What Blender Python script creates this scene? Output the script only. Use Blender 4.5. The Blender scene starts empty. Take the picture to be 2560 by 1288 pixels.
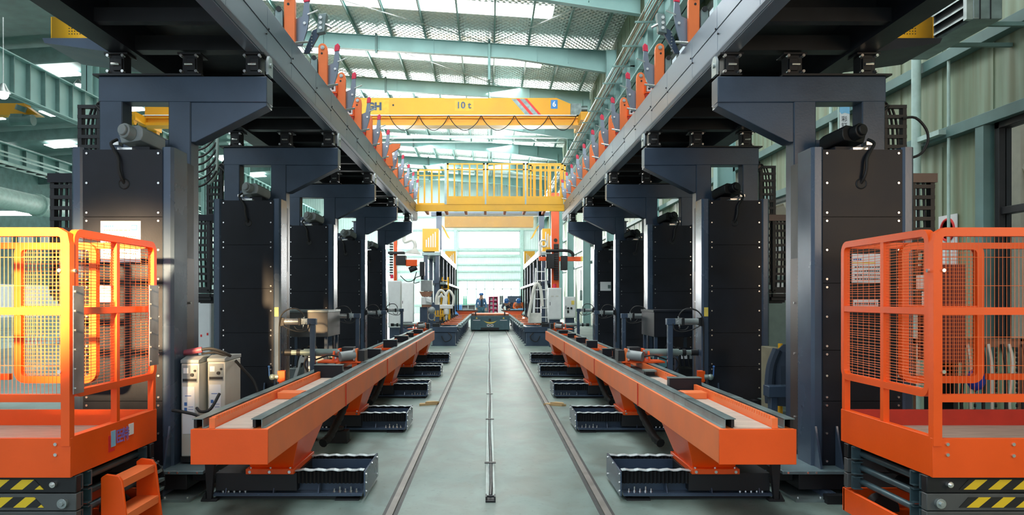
import bpy, bmesh, math, random
from mathutils import Vector, Matrix
random.seed(7)
R = math.radians
C = bpy.context.scene.collection
K = 1850.0; VX = 1222.0; VY = 748.0; H = 1.43          # focal length in pixels, vanishing point, eye height

# ------------------------------------------------------------------ camera, world, sun, exposure
cam_d = bpy.data.cameras.new('camera'); cam = bpy.data.objects.new('camera', cam_d); C.objects.link(cam)
cam.location = (0, 0, H); cam.rotation_euler = (R(90), 0, 0)
cam_d.sensor_width = 36; cam_d.lens = K / 2560 * 36
cam_d.shift_x = (1280 - VX) / 2560; cam_d.shift_y = (VY - 644) / 2560
cam_d.clip_end = 300
bpy.context.scene.camera = cam
sc = bpy.context.scene
sc.view_settings.view_transform = 'Standard'; sc.view_settings.look = 'None'
sc.view_settings.exposure = 0.35; sc.view_settings.gamma = 1
sc.view_settings.use_curve_mapping = False
w = bpy.data.worlds.new('overcast_sky'); sc.world = w; w.use_nodes = True
w.node_tree.nodes['Background'].inputs[0].default_value = (0.80, 0.93, 1.0, 1)
w.node_tree.nodes['Background'].inputs[1].default_value = 0.75

def area(name, loc, target, sx, sy, power, col):
    d = bpy.data.lights.new(name, 'AREA'); d.shape = 'RECTANGLE'; d.size = sx; d.size_y = sy
    d.energy = power; d.color = col
    o = bpy.data.objects.new(name, d); C.objects.link(o); o.location = loc
    o.rotation_euler = (Vector(target) - Vector(loc)).to_track_quat('-Z', 'Y').to_euler()
    return o
# daylight falling through the roof lights along the hall
for i, y in enumerate((1.5, 9.5, 17.0, 24.5)):
    area('roof_daylight', (-1.0, y, 11.8), (0.0, y + 0.5, 0), 7.0, 1.6, 330, (0.93, 0.98, 1.0))
for y in (45.2, 52.0, 60.0, 67.5):
    area('roof_daylight', (-3.0, y, 12.75), (-1.0, y + 1.5, 0), 14, 1.5, 620, (0.97, 1.0, 1.0))
# fill lamp added behind the camera, aimed up at the rafters and roof
fill_lamp = area('rafter_fill', (-3.0, -5.5, 10.0), (-1.5, 34, 12.6), 14, 3, 760, (0.95, 1.0, 0.99)); fill_lamp.data.spread = R(42)
# cool fill lamp added behind the camera on the left, low warm sun coming back from the right hand windows
area('cool_fill', (-3.4, -4.5, 4.2), (-1.5, 6, 1.5), 4, 3, 110, (0.72, 0.84, 1.0))
area('side_window_daylight', (5.2, 0.9, 2.6), (2.6, 6, 2.3), 1.6, 2.2, 65, (1.0, 0.70, 0.48))
# fill lamps added at both far corners to brighten the inner column posts
area('far_post_fill', (-11.5, 75.6, 4.0), (2.4, 8, 1.5), 8, 5.5, 9500, (1.0, 1.0, 0.98))
area('far_post_fill', (5.35, 66, 5.0), (-2.4, 12, 1.5), 6, 4, 4800, (1.0, 0.99, 0.95))
# warm spot added to give the left hand lift its overexposed glow
d = bpy.data.lights.new('lift_glow_spot', 'SPOT'); d.energy = 26000; d.color = (1.0, 0.66, 0.34); d.spot_size = R(12); d.spot_blend = 0.9; d.shadow_soft_size = 0.12
o = bpy.data.objects.new('lift_glow_spot', d); C.objects.link(o); o.location = (-1.75, -2.2, 2.7)
o.rotation_euler = (Vector((-2.52, 4.0, 1.62)) - o.location).to_track_quat('-Z', 'Y').to_euler()

# ------------------------------------------------------------------ materials
def mat(name, col, rough=.5, metal=0, var=.12, scale=6, bump=0, bscale=40, spec=.5, dirt=None, dirt_amt=.5, stretch=None, rvar=.12):
    m = bpy.data.materials.new(name); m.use_nodes = True; nt = m.node_tree; N = nt.nodes; L = nt.links
    b = N['Principled BSDF']; b.inputs['Roughness'].default_value = rough; b.inputs['Metallic'].default_value = metal
    b.inputs['Specular IOR Level'].default_value = spec
    tc = N.new('ShaderNodeTexCoord'); mp = N.new('ShaderNodeMapping'); L.new(tc.outputs['Object'], mp.inputs[0])
    if stretch: mp.inputs['Scale'].default_value = stretch
    n = N.new('ShaderNodeTexNoise'); n.inputs['Scale'].default_value = scale; n.inputs['Detail'].default_value = 5
    L.new(mp.outputs[0], n.inputs['Vector'])
    r = N.new('ShaderNodeValToRGB'); L.new(n.outputs[0], r.inputs[0])
    r.color_ramp.elements[0].position = .32; r.color_ramp.elements[1].position = .68
    lo = dirt if dirt else [c * (1 - var) for c in col]; hi = [min(1, c * (1 + var)) for c in col]
    if dirt: lo = [dirt[i] * dirt_amt + col[i] * (1 - dirt_amt) for i in range(3)]
    r.color_ramp.elements[0].color = (*lo, 1); r.color_ramp.elements[1].color = (*hi, 1)
    L.new(r.outputs[0], b.inputs['Base Color'])
    mr = N.new('ShaderNodeMapRange'); L.new(n.outputs[0], mr.inputs[0])
    mr.inputs[3].default_value = max(.03, rough - rvar); mr.inputs[4].default_value = min(1, rough + rvar)
    L.new(mr.outputs[0], b.inputs['Roughness'])
    if bump:
        n2 = N.new('ShaderNodeTexNoise'); n2.inputs['Scale'].default_value = bscale; L.new(mp.outputs[0], n2.inputs['Vector'])
        bp = N.new('ShaderNodeBump'); bp.inputs['Strength'].default_value = bump; bp.inputs['Distance'].default_value = .01
        L.new(n2.outputs[0], bp.inputs['Height']); L.new(bp.outputs[0], b.inputs['Normal'])
    return m
def glow(name, col, s):
    m = bpy.data.materials.new(name); m.use_nodes = True; N = m.node_tree.nodes
    b = N['Principled BSDF']; b.inputs['Base Color'].default_value = (*col, 1)
    b.inputs['Emission Color'].default_value = (*col, 1); b.inputs['Emission Strength'].default_value = s
    return m
navy = mat('navy_paint', (.042, .068, .110), .34, .1, .18, 3, .05, 60)
navy2 = mat('navy_paint_worn', (.060, .090, .138), .25, .2, .13, 2.2, .04, 50)
black = mat('black_plate', (.010, .012, .018), .45, 0, .35, 2.5, .03, 80, spec=.3)
dark = mat('black_steel', (.008, .009, .011), .5, 0, .3)
rubber = mat('black_rubber', (.012, .012, .013), .6)
orange = mat('orange_paint', (.90, .098, .004), .42, 0, .06, 3, .04, 60)
orange_l = mat('orange_paint_dusty', (.90, .20, .05), .5, 0, .10, 2.2, .04, 60)
red = mat('red_paint', (.55, .03, .015), .5)
pink = mat('red_cap', (.75, .035, .09), .45)
yellow = mat('yellow_paint', (.86, .44, .012), .45, 0, .07, 2)
yellow2 = mat('crane_yellow_paint', (.78, .36, .008), .5, 0, .06, .6)
sticker = mat('yellow_decal', (.72, .42, .02), .5)
steel = mat('galvanised_steel', (.42, .47, .47), .35, .75, .2, 8)
bright = mat('bright_steel', (.78, .78, .76), .25, .9, .1)
alu = mat('aluminium_strip', (.42, .42, .43), .35, .8, .25, 6)
fascia = mat('blue_grey_plate', (.22, .265, .33), .33, .45, .10, .8, .02, 12)
railgrey = mat('grey_green_rail', (.20, .26, .26), .36, .45, .3, 5, .04, 50)
teal = mat('grey_green_paint', (.23, .40, .385), .55, 0, .12, .8)
teal2 = mat('green_grey_wall_steel', (.11, .20, .19), .5, 0, .2, 2)
tealpale = mat('pale_green_paint', (.42, .58, .54), .5)
cylg = mat('grey_green_cylinder', (.24, .31, .29), .35, .3, .12)
white = mat('white_paint', (.78, .80, .80), .4, 0, .04)
paper = mat('white_sign', (.80, .82, .84), .5, 0, .02)
railsteel = mat('worn_rail_steel', (.20, .185, .17), .45, .5, .25, 5)
cream = mat('cream_enamel', (.62, .60, .53), .45, 0, .06)
greyp = mat('grey_plastic', (.28, .31, .31), .45)
inkb = mat('blue_print', (.05, .16, .45), .5)
inkk = mat('dark_print', (.08, .08, .09), .6)
inky = mat('yellow_print', (.85, .65, .12), .5)
inkr = mat('red_print', (.75, .03, .03), .5)
inkp = mat('purple_print', (.25, .16, .55), .5)
cyanp = mat('light_blue_print', (.25, .55, .80), .5)
bluefr = mat('scissor_steel', (.07, .12, .14), .35, .4, .2)
wood = mat('plywood_deck', (.50, .40, .33), .7, 0, .15, 5, .05, 60, stretch=(1, 6, 1))
fabric_b = mat('blue_work_cloth', (.09, .22, .42), .85)
fabric_d = mat('dark_work_cloth', (.03, .045, .07), .85)
fabric_o = mat('orange_work_cloth', (.80, .16, .03), .85)
denim = mat('teal_trousers', (.06, .16, .22), .85)
skin = mat('skin', (.55, .32, .22), .6)
helmet = mat('blue_helmet', (.03, .14, .38), .3)
greenp = mat('green_paint', (.10, .45, .30), .5)
magenta = mat('crimson_paint', (.45, .02, .10), .5)
hose_w = mat('white_hose', (.75, .74, .68), .5)
browndk = mat('dull_brown_steel', (.085, .065, .06), .4, .4, .2, 3)
armgrey = mat('scissor_arm_grey', (.075, .08, .08), .5)
brown = mat('rust_brown_tray', (.28, .14, .09), .6, .3, .3, 3)
bellow = mat('black_bellows_cloth', (.012, .013, .015), .55)
bstrip = mat('pale_bellows_strip', (.45, .53, .55), .4, .3)

def floor_mat():
    m = mat('worn_concrete', (.30, .365, .345), .36, 0, .1, .7, 0)
    nt = m.node_tree; N = nt.nodes; L = nt.links; b = N['Principled BSDF']
    tc = N.new('ShaderNodeTexCoord')
    def noise(scale, det, rng, c0, c1, st=(1, 1, 1)):
        mp = N.new('ShaderNodeMapping'); mp.inputs['Scale'].default_value = st; L.new(tc.outputs['Object'], mp.inputs[0])
        n = N.new('ShaderNodeTexNoise'); n.inputs['Scale'].default_value = scale; n.inputs['Detail'].default_value = det
        n.inputs['Distortion'].default_value = .6; L.new(mp.outputs[0], n.inputs['Vector'])
        r = N.new('ShaderNodeValToRGB'); r.color_ramp.elements[0].position = rng[0]; r.color_ramp.elements[1].position = rng[1]
        r.color_ramp.elements[0].color = (*c0, 1); r.color_ramp.elements[1].color = (*c1, 1); L.new(n.outputs[0], r.inputs[0]); return n, r
    n1, r1 = noise(.9, 8, (.3, .72), (.085, .135, .128), (.215, .285, .262), (1, .45, 1))
    n2, r2 = noise(3.2, 10, (.36, .62), (.72, .70, .66), (1.08, 1.1, 1.08), (1, .7, 1))
    n3, r3 = noise(26, 4, (.30, .40), (.6, .58, .55), (1, 1, 1))
    mx = N.new('ShaderNodeMix'); mx.data_type = 'RGBA'; mx.blend_type = 'MULTIPLY'; mx.inputs[0].default_value = 1
    L.new(r1.outputs[0], mx.inputs[6]); L.new(r2.outputs[0], mx.inputs[7])
    mx2 = N.new('ShaderNodeMix'); mx2.data_type = 'RGBA'; mx2.blend_type = 'MULTIPLY'; mx2.inputs[0].default_value = .5
    L.new(mx.outputs[2], mx2.inputs[6]); L.new(r3.outputs[0], mx2.inputs[7])
    L.new(mx2.outputs[2], b.inputs['Base Color'])
    mr = N.new('ShaderNodeMapRange'); L.new(n2.outputs[0], mr.inputs[0]); mr.inputs[3].default_value = .32; mr.inputs[4].default_value = .62
    L.new(mr.outputs[0], b.inputs['Roughness'])
    bp = N.new('ShaderNodeBump'); bp.inputs['Strength'].default_value = .12; bp.inputs['Distance'].default_value = .02
    L.new(n2.outputs[0], bp.inputs['Height']); L.new(bp.outputs[0], b.inputs['Normal'])
    return m
concrete = floor_mat()
epoxy = mat('green_floor_paint', (.26, .40, .36), .3, 0, .12, .6)
def wave_mat(name, col, axis, freq, strength, rough=.5, dirt=None, metal=0):
    m = mat(name, col, rough, metal, .06, 1.2, 0, stretch=(6, 6, .35) if dirt else None, dirt=dirt, dirt_amt=.8)
    nt = m.node_tree; N = nt.nodes; L = nt.links; b = N['Principled BSDF']
    tc = N.new('ShaderNodeTexCoord'); wv = N.new('ShaderNodeTexWave'); wv.bands_direction = axis; wv.inputs['Scale'].default_value = freq
    wv.wave_profile = 'SIN'; L.new(tc.outputs['Object'], wv.inputs['Vector'])
    bp = N.new('ShaderNodeBump'); bp.inputs['Strength'].default_value = strength; bp.inputs['Distance'].default_value = .03
    L.new(wv.outputs[0], bp.inputs['Height']); L.new(bp.outputs[0], b.inputs['Normal'])
    return m
wallgreen = wave_mat('green_wall_sheet', (.24, .33, .235), 'Y', 1.6, .25, .5, dirt=(.17, .17, .09))
wallpale = wave_mat('pale_wall_sheet', (.70, .80, .79), 'X', 1.3, .5)
def foil():
    m = mat('foil_insulation', (.66, .71, .69), .36, .48, .18, .35, 0)
    nt = m.node_tree; N = nt.nodes; L = nt.links; b = N['Principled BSDF']
    tc = N.new('ShaderNodeTexCoord'); ht = None
    for ang in (35, -35):
        mp = N.new('ShaderNodeMapping'); mp.inputs['Rotation'].default_value = (0, 0, R(ang)); L.new(tc.outputs['Object'], mp.inputs[0])
        wv = N.new('ShaderNodeTexWave'); wv.inputs['Scale'].default_value = 1.6; wv.inputs['Distortion'].default_value = 1.5; wv.inputs['Detail'].default_value = 1
        L.new(mp.outputs[0], wv.inputs['Vector'])
        if ht is None: ht = wv.outputs[0]
        else:
            mm = N.new('ShaderNodeMath'); mm.operation = 'MULTIPLY'; L.new(ht, mm.inputs[0]); L.new(wv.outputs[0], mm.inputs[1]); ht = mm.outputs[0]
    bp = N.new('ShaderNodeBump'); bp.inputs['Strength'].default_value = .7; bp.inputs['Distance'].default_value = .08
    L.new(ht, bp.inputs['Height']); L.new(bp.outputs[0], b.inputs['Normal'])
    return m
foilm = foil()
glass = bpy.data.materials.new('window_glass'); glass.use_nodes = True
g = glass.node_tree.nodes['Principled BSDF']; g.inputs['Base Color'].default_value = (.9, .95, .95, 1); g.inputs['Roughness'].default_value = .02
g.inputs['Transmission Weight'].default_value = 1; g.inputs['IOR'].default_value = 1.02
def hazard(name, ax, per=.13):
    m = bpy.data.materials.new(name); m.use_nodes = True; nt = m.node_tree; N = nt.nodes; L = nt.links; b = N['Principled BSDF']
    b.inputs['Roughness'].default_value = .45
    tc = N.new('ShaderNodeTexCoord'); sp = N.new('ShaderNodeSeparateXYZ'); L.new(tc.outputs['Object'], sp.inputs[0])
    z = N.new('ShaderNodeMath'); z.operation = 'MULTIPLY'; z.inputs[1].default_value = ax; L.new(sp.outputs[2], z.inputs[0])
    a = N.new('ShaderNodeMath'); a.operation = 'ADD'; L.new(sp.outputs[0], a.inputs[0]); L.new(z.outputs[0], a.inputs[1])
    dv = N.new('ShaderNodeMath'); dv.operation = 'DIVIDE'; dv.inputs[1].default_value = per; L.new(a.outputs[0], dv.inputs[0])
    fr = N.new('ShaderNodeMath'); fr.operation = 'FRACT'; L.new(dv.outputs[0], fr.inputs[0])
    gt = N.new('ShaderNodeMath'); gt.operation = 'GREATER_THAN'; gt.inputs[1].default_value = .5; L.new(fr.outputs[0], gt.inputs[0])
    mx = N.new('ShaderNodeMix'); mx.data_type = 'RGBA'; L.new(gt.outputs[0], mx.inputs[0])
    mx.inputs[6].default_value = (.015, .015, .015, 1); mx.inputs[7].default_value = (.80, .55, .02, 1); L.new(mx.outputs[2], b.inputs['Base Color'])
    return m
haz = hazard('hazard_stripes', -1.2)
skyl = glow('roof_light_sheet', (1, 1, .98), 6)
winl = glow('bright_window', (.96, 1, 1), 2.2)
lampm = glow('lamp_glow', (.95, 1, 1), 14)
redlamp = glow('red_lamp_glow', (1, .1, .05), 1.2)

# ------------------------------------------------------------------ mesh building
class MB:
    def __init__(s, sx=1): s.v = []; s.f = []; s.m = []; s.sx = sx
    def _add(s, vs, fs, m):
        n = len(s.v); s.v += [tuple(p) for p in vs]; s.f += [tuple(i + n for i in f) for f in fs]; s.m += [m] * len(fs); return s
    def box(s, x0, x1, y0, y1, z0, z1, m=0):
        return s._add([(x0,y0,z0),(x1,y0,z0),(x1,y1,z0),(x0,y1,z0),(x0,y0,z1),(x1,y0,z1),(x1,y1,z1),(x0,y1,z1)],
                      [(0,3,2,1),(4,5,6,7),(0,1,5,4),(1,2,6,5),(2,3,7,6),(3,0,4,7)], m)
    def prism(s, poly, ax, a, b, m=0):
        n = len(poly)
        def P(p, t): return {'y': (p[0], t, p[1]), 'x': (t, p[0], p[1]), 'z': (p[0], p[1], t)}[ax]
        return s._add([P(p, a) for p in poly] + [P(p, b) for p in poly],
                      [tuple(range(n)), tuple(range(2*n-1, n-1, -1))] + [(i, (i+1) % n, n+(i+1) % n, n+i) for i in range(n)], m)
    def loft(s, p0, p1, m=0):
        n = len(p0)
        return s._add(list(p0) + list(p1), [tuple(range(n)), tuple(range(2*n-1, n-1, -1))] + [(i, (i+1) % n, n+(i+1) % n, n+i) for i in range(n)], m)
    def tube(s, path, r, n=8, m=0, closed=False, ph=0):
        path = [Vector(p) for p in path]
        if not closed and n >= 6 and not isinstance(r, (list, tuple)) and 4 <= len(path) < 14:      # soft hoses: round the corners
            q = [path[0]] + path + [path[-1]]; out = []
            for i in range(1, len(q) - 2):
                for t in (0, .25, .5, .75):
                    out.append(.5 * ((2 * q[i]) + (q[i+1] - q[i-1]) * t + (2*q[i-1] - 5*q[i] + 4*q[i+1] - q[i+2]) * t*t + (3*q[i] - q[i-1] - 3*q[i+1] + q[i+2]) * t**3))
            path = out + [path[-1]]
        k = len(path); rings = []
        up = Vector((0, 0, 1)); prev = None
        for i, p in enumerate(path):
            if closed: t = path[(i+1) % k] - path[i-1]
            else: t = path[min(i+1, k-1)] - path[max(i-1, 0)]
            t.normalize()
            if prev is None: a = t.cross(up) if abs(t.z) < .95 else t.cross(Vector((1, 0, 0)))
            else: a = prev - t * prev.dot(t)
            a.normalize(); prev = a; b = t.cross(a)
            rr = r[i] if isinstance(r, (list, tuple)) else r
            rings.append([p + (a * math.cos(q) + b * math.sin(q)) * rr for q in [2*math.pi*j/n + ph for j in range(n)]])
        vs = [q for rg in rings for q in rg]; fs = []
        for i in range(k if closed else k-1):
            j2 = (i+1) % k
            for j in range(n): fs.append((i*n+j, i*n+(j+1) % n, j2*n+(j+1) % n, j2*n+j))
        if not closed: fs += [tuple(range(n-1, -1, -1)), tuple((k-1)*n+j for j in range(n))]
        return s._add(vs, fs, m)
    def cyl(s, p, q, r, n=16, m=0, r2=None): return s.tube([p, q], [r, r if r2 is None else r2], n, m)
    def ball(s, c, r, n=10, m=0, sq=(1, 1, 1)):
        pts = []; rr = []
        k = n // 2 + 1
        vs = []; fs = []
        for i in range(k):
            a = math.pi * i / (k-1)
            for j in range(n):
                b = 2*math.pi*j/n
                vs.append((c[0]+sq[0]*r*math.sin(a)*math.cos(b), c[1]+sq[1]*r*math.sin(a)*math.sin(b), c[2]+sq[2]*r*math.cos(a)))
        for i in range(k-1):
            for j in range(n): fs.append((i*n+j, (i+1)*n+j, (i+1)*n+(j+1) % n, i*n+(j+1) % n))
        return s._add(vs, fs, m)
    def build(s, name, mats, parent=None, bevel=0, loc=None, smooth=True):
        me = bpy.data.meshes.new(name); me.from_pydata([(x*s.sx, y, z) for x, y, z in s.v], [], s.f)
        mats = mats if isinstance(mats, (list, tuple)) else [mats]
        for mm in mats: me.materials.append(mm)
        for p, i in zip(me.polygons, s.m): p.material_index = i
        bm = bmesh.new(); bm.from_mesh(me); bmesh.ops.remove_doubles(bm, verts=bm.verts, dist=1e-6)
        bmesh.ops.recalc_face_normals(bm, faces=bm.faces); bm.to_mesh(me); bm.free()
        if smooth:
            for p in me.polygons: p.use_smooth = True
            me.set_sharp_from_angle(angle=R(38))
        ob = bpy.data.objects.new(name, me); C.objects.link(ob)
        if parent: ob.parent = parent
        if loc: ob.location = loc
        if bevel:
            b = ob.modifiers.new('bevel', 'BEVEL'); b.width = bevel; b.segments = 2; b.limit_method = 'ANGLE'; b.harden_normals = False
        return ob
def tag(o, label=None, cat=None, group=None, kind=None):
    if label: o['label'] = label
    if cat: o['category'] = cat
    if group: o['group'] = group
    if kind: o['kind'] = kind
    return o
def thing(name, label, cat, loc=(0, 0, 0), rz=0, group=None):
    o = bpy.data.objects.new(name, None); C.objects.link(o); o.location = loc; o.rotation_euler = (0, 0, rz); o.empty_display_size = .2
    return tag(o, label, cat, group)
def struct(mb, name, m, **k): return tag(mb.build(name, m, **k), kind='structure')
def copy_tree(o, parent=None):
    c = o.copy(); C.objects.link(c)
    if parent: c.parent = parent
    for ch in list(o.children): copy_tree(ch, c)
    return c
def placed(o, loc, label=None, group=None, rz=None):
    o.location = loc
    if label: o['label'] = label
    if group: o['group'] = group
    if rz is not None: o.rotation_euler = (0, 0, rz)
    return o
def text(body, size, m, parent, loc, rot, name='lettering', extr=.001, align='CENTER', bold=0, shear=0, name2=None):
    cu = bpy.data.curves.new('t', 'FONT'); cu.body = body; cu.size = size; cu.extrude = extr; cu.align_x = align; cu.align_y = 'CENTER'
    cu.offset = bold; cu.shear = shear
    t = bpy.data.objects.new('t', cu); C.objects.link(t)
    dg = bpy.context.evaluated_depsgraph_get(); dg.update()
    me = bpy.data.meshes.new_from_object(t.evaluated_get(dg)); bpy.data.objects.remove(t)
    me.materials.clear(); me.materials.append(m)
    for p in me.polygons: p.material_index = 0
    o = bpy.data.objects.new(name, me); C.objects.link(o); o.location = loc; o.rotation_euler = rot
    if parent: o.parent = parent
    return o
def at(px, py, Y): return Vector(((px - VX) * Y / K, Y, H + (VY - py) * Y / K))
def PX(px, Y): return (px - VX) * Y / K
def PZ(py, Y): return H + (VY - py) * Y / K
SIDE = {-1: 'left', 1: 'right'}
XC = .028
ORD = ['nearest', 'second', 'third', 'fourth', 'fifth', 'sixth', 'seventh', 'eighth', 'ninth', 'tenth', 'eleventh', 'twelfth', 'thirteenth']
# ------------------------------------------------------------------ the hall
YB = 76.0; XR = 5.6; XL = -38.0
def zr(x): return 13.25 - .066 * x
b = MB(); b.box(-14, XR, -6, YB, -.12, 0); struct(b, 'floor', concrete)
b = MB(); b.box(XL, -14, -6, YB, -.12, 0); struct(b, 'floor', epoxy)
b = MB(); b.prism([(XR + .1, zr(XR)), (-17.5, zr(-17.5)), (-17.5, zr(-17.5) + .1), (XR + .1, zr(XR) + .1)], 'y', -6, YB); struct(b, 'ceiling', foilm)
b = MB(); b.prism([(-17.5, 13.2), (XL, 11.9), (XL, 12.0), (-17.5, 13.3)], 'y', -6, YB); struct(b, 'ceiling', teal2)
# step between the two roofs
b = MB(); b.box(-17.55, -17.45, -6, YB, 13.2, zr(-17.5) + .1); struct(b, 'wall_inner', teal)
# right wall with window openings: (y0,y1,z0,z1)
wins = [(3.2, 8.12, .93, 3.36), (12.2, 16.6, .93, 3.36), (19.5, 23.5, .93, 3.36), (17.5, 23.5, 7.4, 8.9)]
def wall_holes(y0, y1, z0, z1, holes):
    ys = sorted({y0, y1, *[h[0] for h in holes], *[h[1] for h in holes]}); zs = sorted({z0, z1, *[h[2] for h in holes], *[h[3] for h in holes]})
    b = MB()
    for a, c in zip(ys, ys[1:]):
        for d, e in zip(zs, zs[1:]):
            if any(h[0] <= a and c <= h[1] and h[2] <= d and e <= h[3] for h in holes): continue
            b.box(XR, XR + .12, a, c, d, e)
    return b
b = wall_holes(-6, YB, 0, zr(XR) + .05, wins)
y = -5.6
while y < YB - .2:
    b.box(XR - .012, XR, y, y + .012, 3.5, 12.6)
    if not any(h[0] - .2 < y < h[1] + .2 for h in wins[:3]): b.box(XR - .012, XR, y, y + .012, 0, 3.3)
    y += .92
struct(b, 'wall_right', wallgreen)
for n, (y0, y1, z0, z1) in enumerate(wins):
    root = tag(bpy.data.objects.new('window_%d' % (n + 1), None), kind='structure'); C.objects.link(root); root.location = (XR, y0, z0)
    W = y1 - y0; Hh = z1 - z0; f = MB(); t = .07
    for a, c, d, e in ((0, W, 0, t), (0, W, Hh - t, Hh), (0, t, 0, Hh), (W - t, W, 0, Hh)): f.box(-.05, .09, a, c, d, e)
    k = int(W // 1.6)
    for i in range(1, k + 1): f.box(-.02, .06, W * i / (k + 1) - .03, W * i / (k + 1) + .03, t, Hh - t)
    if Hh > 2: f.box(-.03, .07, t, W - t, 1.42, 1.50)
    f.build('window_frame', dark if n == 0 else greyp, root, .004)
    g = MB(); g.box(.02, .03, t, W - t, t, Hh - t); g.build('pane', glass, root)
# wall rails and posts
nt_ = [0]
def trim(b, m=teal2, **k):
    nt_[0] += 1; return struct(b, 'trim_%d' % nt_[0], m, **k)
for z in (3.36, 4.28, 5.6, 7.0, 9.2, 10.8):
    b = MB(); b.box(XR - .13, XR - .005, -5, YB, z, z + .13); trim(b, bevel=.004)
for yy in (8.2, 9.6 + 7, 24, 32, 40, 48, 55, 62, 70):
    if yy == 8.2: b = MB(); b.box(XR - .12, XR, 8.2, 8.34, 0, 3.36)
    else: b = MB(); b.box(XR - .5, XR - .13, yy - .02, yy + .02, 0, 12.2); b.box(XR - .52, XR - .5, yy - .14, yy + .14, 0, 12.2); b.box(XR - .13, XR - .11, yy - .14, yy + .14, 0, 12.2)
    trim(b, teal2 if yy < 12 else teal)
# back wall with the big window strip and the lower windows
b = MB()
holes = [(-3.1, 3.2, 6.6, 8.4), (-3.1, 3.2, .9, 3.3), (-3.1, 3.2, 5.95, 6.32)]
xs = sorted({XL, XR, -3.1, 3.2}); zs = sorted({0, 14, *[h[2] for h in holes], *[h[3] for h in holes]})
for a, c in zip(xs, xs[1:]):
    for d, e in zip(zs, zs[1:]):
        if any(h[0] <= a and c <= h[1] and h[2] <= d and e <= h[3] for h in holes): continue
        b.box(a, c, YB, YB + .15, d, e)
struct(b, 'wall_back', wallpale)
for n, (x0, x1, z0, z1) in enumerate(holes):
    root = tag(bpy.data.objects.new('window_%d' % (n + 5), None), kind='structure'); C.objects.link(root); root.location = (x0, YB, z0)
    W = x1 - x0; Hh = z1 - z0
    g = MB(); g.box(0, W, .06, .08, 0, Hh); g.build('pane', winl, root)
    f = MB(); t = .06
    for a, c, d, e in ((0, W, 0, t), (0, W, Hh - t, Hh), (0, t, 0, Hh), (W - t, W, 0, Hh)): f.box(a, c, -.04, .05, d, e)
    if n == 1:
        for i in range(1, 7): f.box(W * i / 7 - .035, W * i / 7 + .035, -.03, .05, t, Hh)
        f.box(0, W, -.03, .05, 1.52, 1.60)
    elif n == 0:
        for i in range(1, 3): f.box(W * i / 3 - .02, W * i / 3 + .02, .0, .05, t, Hh)
    f.build('window_frame', tealpale, root)
for z in (.72, 3.36, 4.2, 4.9, 5.75, 6.40, 8.45, 9.8, 11):
    b = MB(); b.box(-12, XR, YB - .14, YB, z, z + .14); trim(b, tealpale)
for x in (-3.4, 3.4, -9.5):
    b = MB(); b.box(x - .15, x + .15, YB - .3, YB, 0, 13); trim(b, tealpale)
# left far wall
b = MB(); b.box(XL - .1, XL, -6, YB, 2.6, 12); struct(b, 'wall_left', teal2)
b = MB(); b.box(XL - .1, XL + .02, -6, YB, 0, 2.6); struct(b, 'wall_left', white)
# roof rafters
RY = [-1, 6, 13, 20, 26.7, 33.6, 40.2, 47.5, 55, 62.5, 70]
for n, yy in enumerate(RY):
    root = thing('roof_rafter', 'grey green steel roof rafter crossing the hall, %s from the front' % ORD[n], 'rafter', (0, yy, 0))
    def ztop(x): return zr(x) - .22
    b = MB()
    for x0, x1, d0, d1 in ((-17.5, 1.0, .72, .62), (1.0, XR - .13, .62, 1.0)):
        p = [(x0, ztop(x0)), (x1, ztop(x1)), (x1, ztop(x1) - d1), (x0, ztop(x0) - d0)]
        b.prism(p, 'y', -.012, .012)
        b.prism([(x0, ztop(x0)), (x1, ztop(x1)), (x1, ztop(x1) - .025), (x0, ztop(x0) - .025)], 'y', -.13, .13)
        b.prism([(x0, ztop(x0) - d0), (x1, ztop(x1) - d1), (x1, ztop(x1) - d1 + .025), (x0, ztop(x0) - d0 + .025)], 'y', -.13, .13)
    for x in [-15, -12.5, -10, -7.5, -5, -2.5, 0, 2.2, 3.6]: b.box(x - .012, x + .012, -.12, .12, ztop(x) - .66, ztop(x))
    b.build('rafter_web', teal, root)
    c = MB(); x = -5.6 + (n % 2) * .5
    c.box(x - .05, x + .05, -.14, .14, ztop(x) - .80, ztop(x) + .08); c.build('splice_plate', teal2, root)
    if n % 1 == 0:
        c = MB(); c.box(XR - .5, XR - .13, -.12, .12, 0, ztop(XR)); c.box(XR - .13 - .9, XR - .13, -.02, .02, ztop(XR) - 1.5, ztop(XR) - .9)
        # knee
        c.v = c.v[8:]; c.f = [tuple(i - 8 for i in f) for f in c.f[6:]]; c.m = c.m[6:]
# purlins, one object each running down the hall
x = 4.9; n = 0
proto = None
while x > -17:
    b = MB(); z = zr(x)
    b.box(-.035, .035, -5, YB - .3, -.21, -.19); b.box(-.035, -.025, -5, YB - .3, -.21, -.005); b.box(-.035, .035, -5, YB - .3, -.025, -.005)
    o = tag(b.build('roof_purlin', teal), 'long pale green roof purlin under the foil insulation', 'purlin', 'roof purlins over the main hall', 'thing')
    o.location = (x, 0, z - .01); x -= 1.55
# skylight sheets
for n, yy in enumerate((1.8, 9.5, 16.5, 23.2, 30.1, 36.6, 43.4, 50.5, 58, 66)):
    b = MB(); b.prism([(2.6, zr(2.6) - .02), (-17, zr(-17) - .02), (-17, zr(-17) - .005), (2.6, zr(2.6) - .005)], 'y', yy - .62, yy + .62)
    struct(b, 'trim_%d' % (60 + n), skyl)
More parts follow.
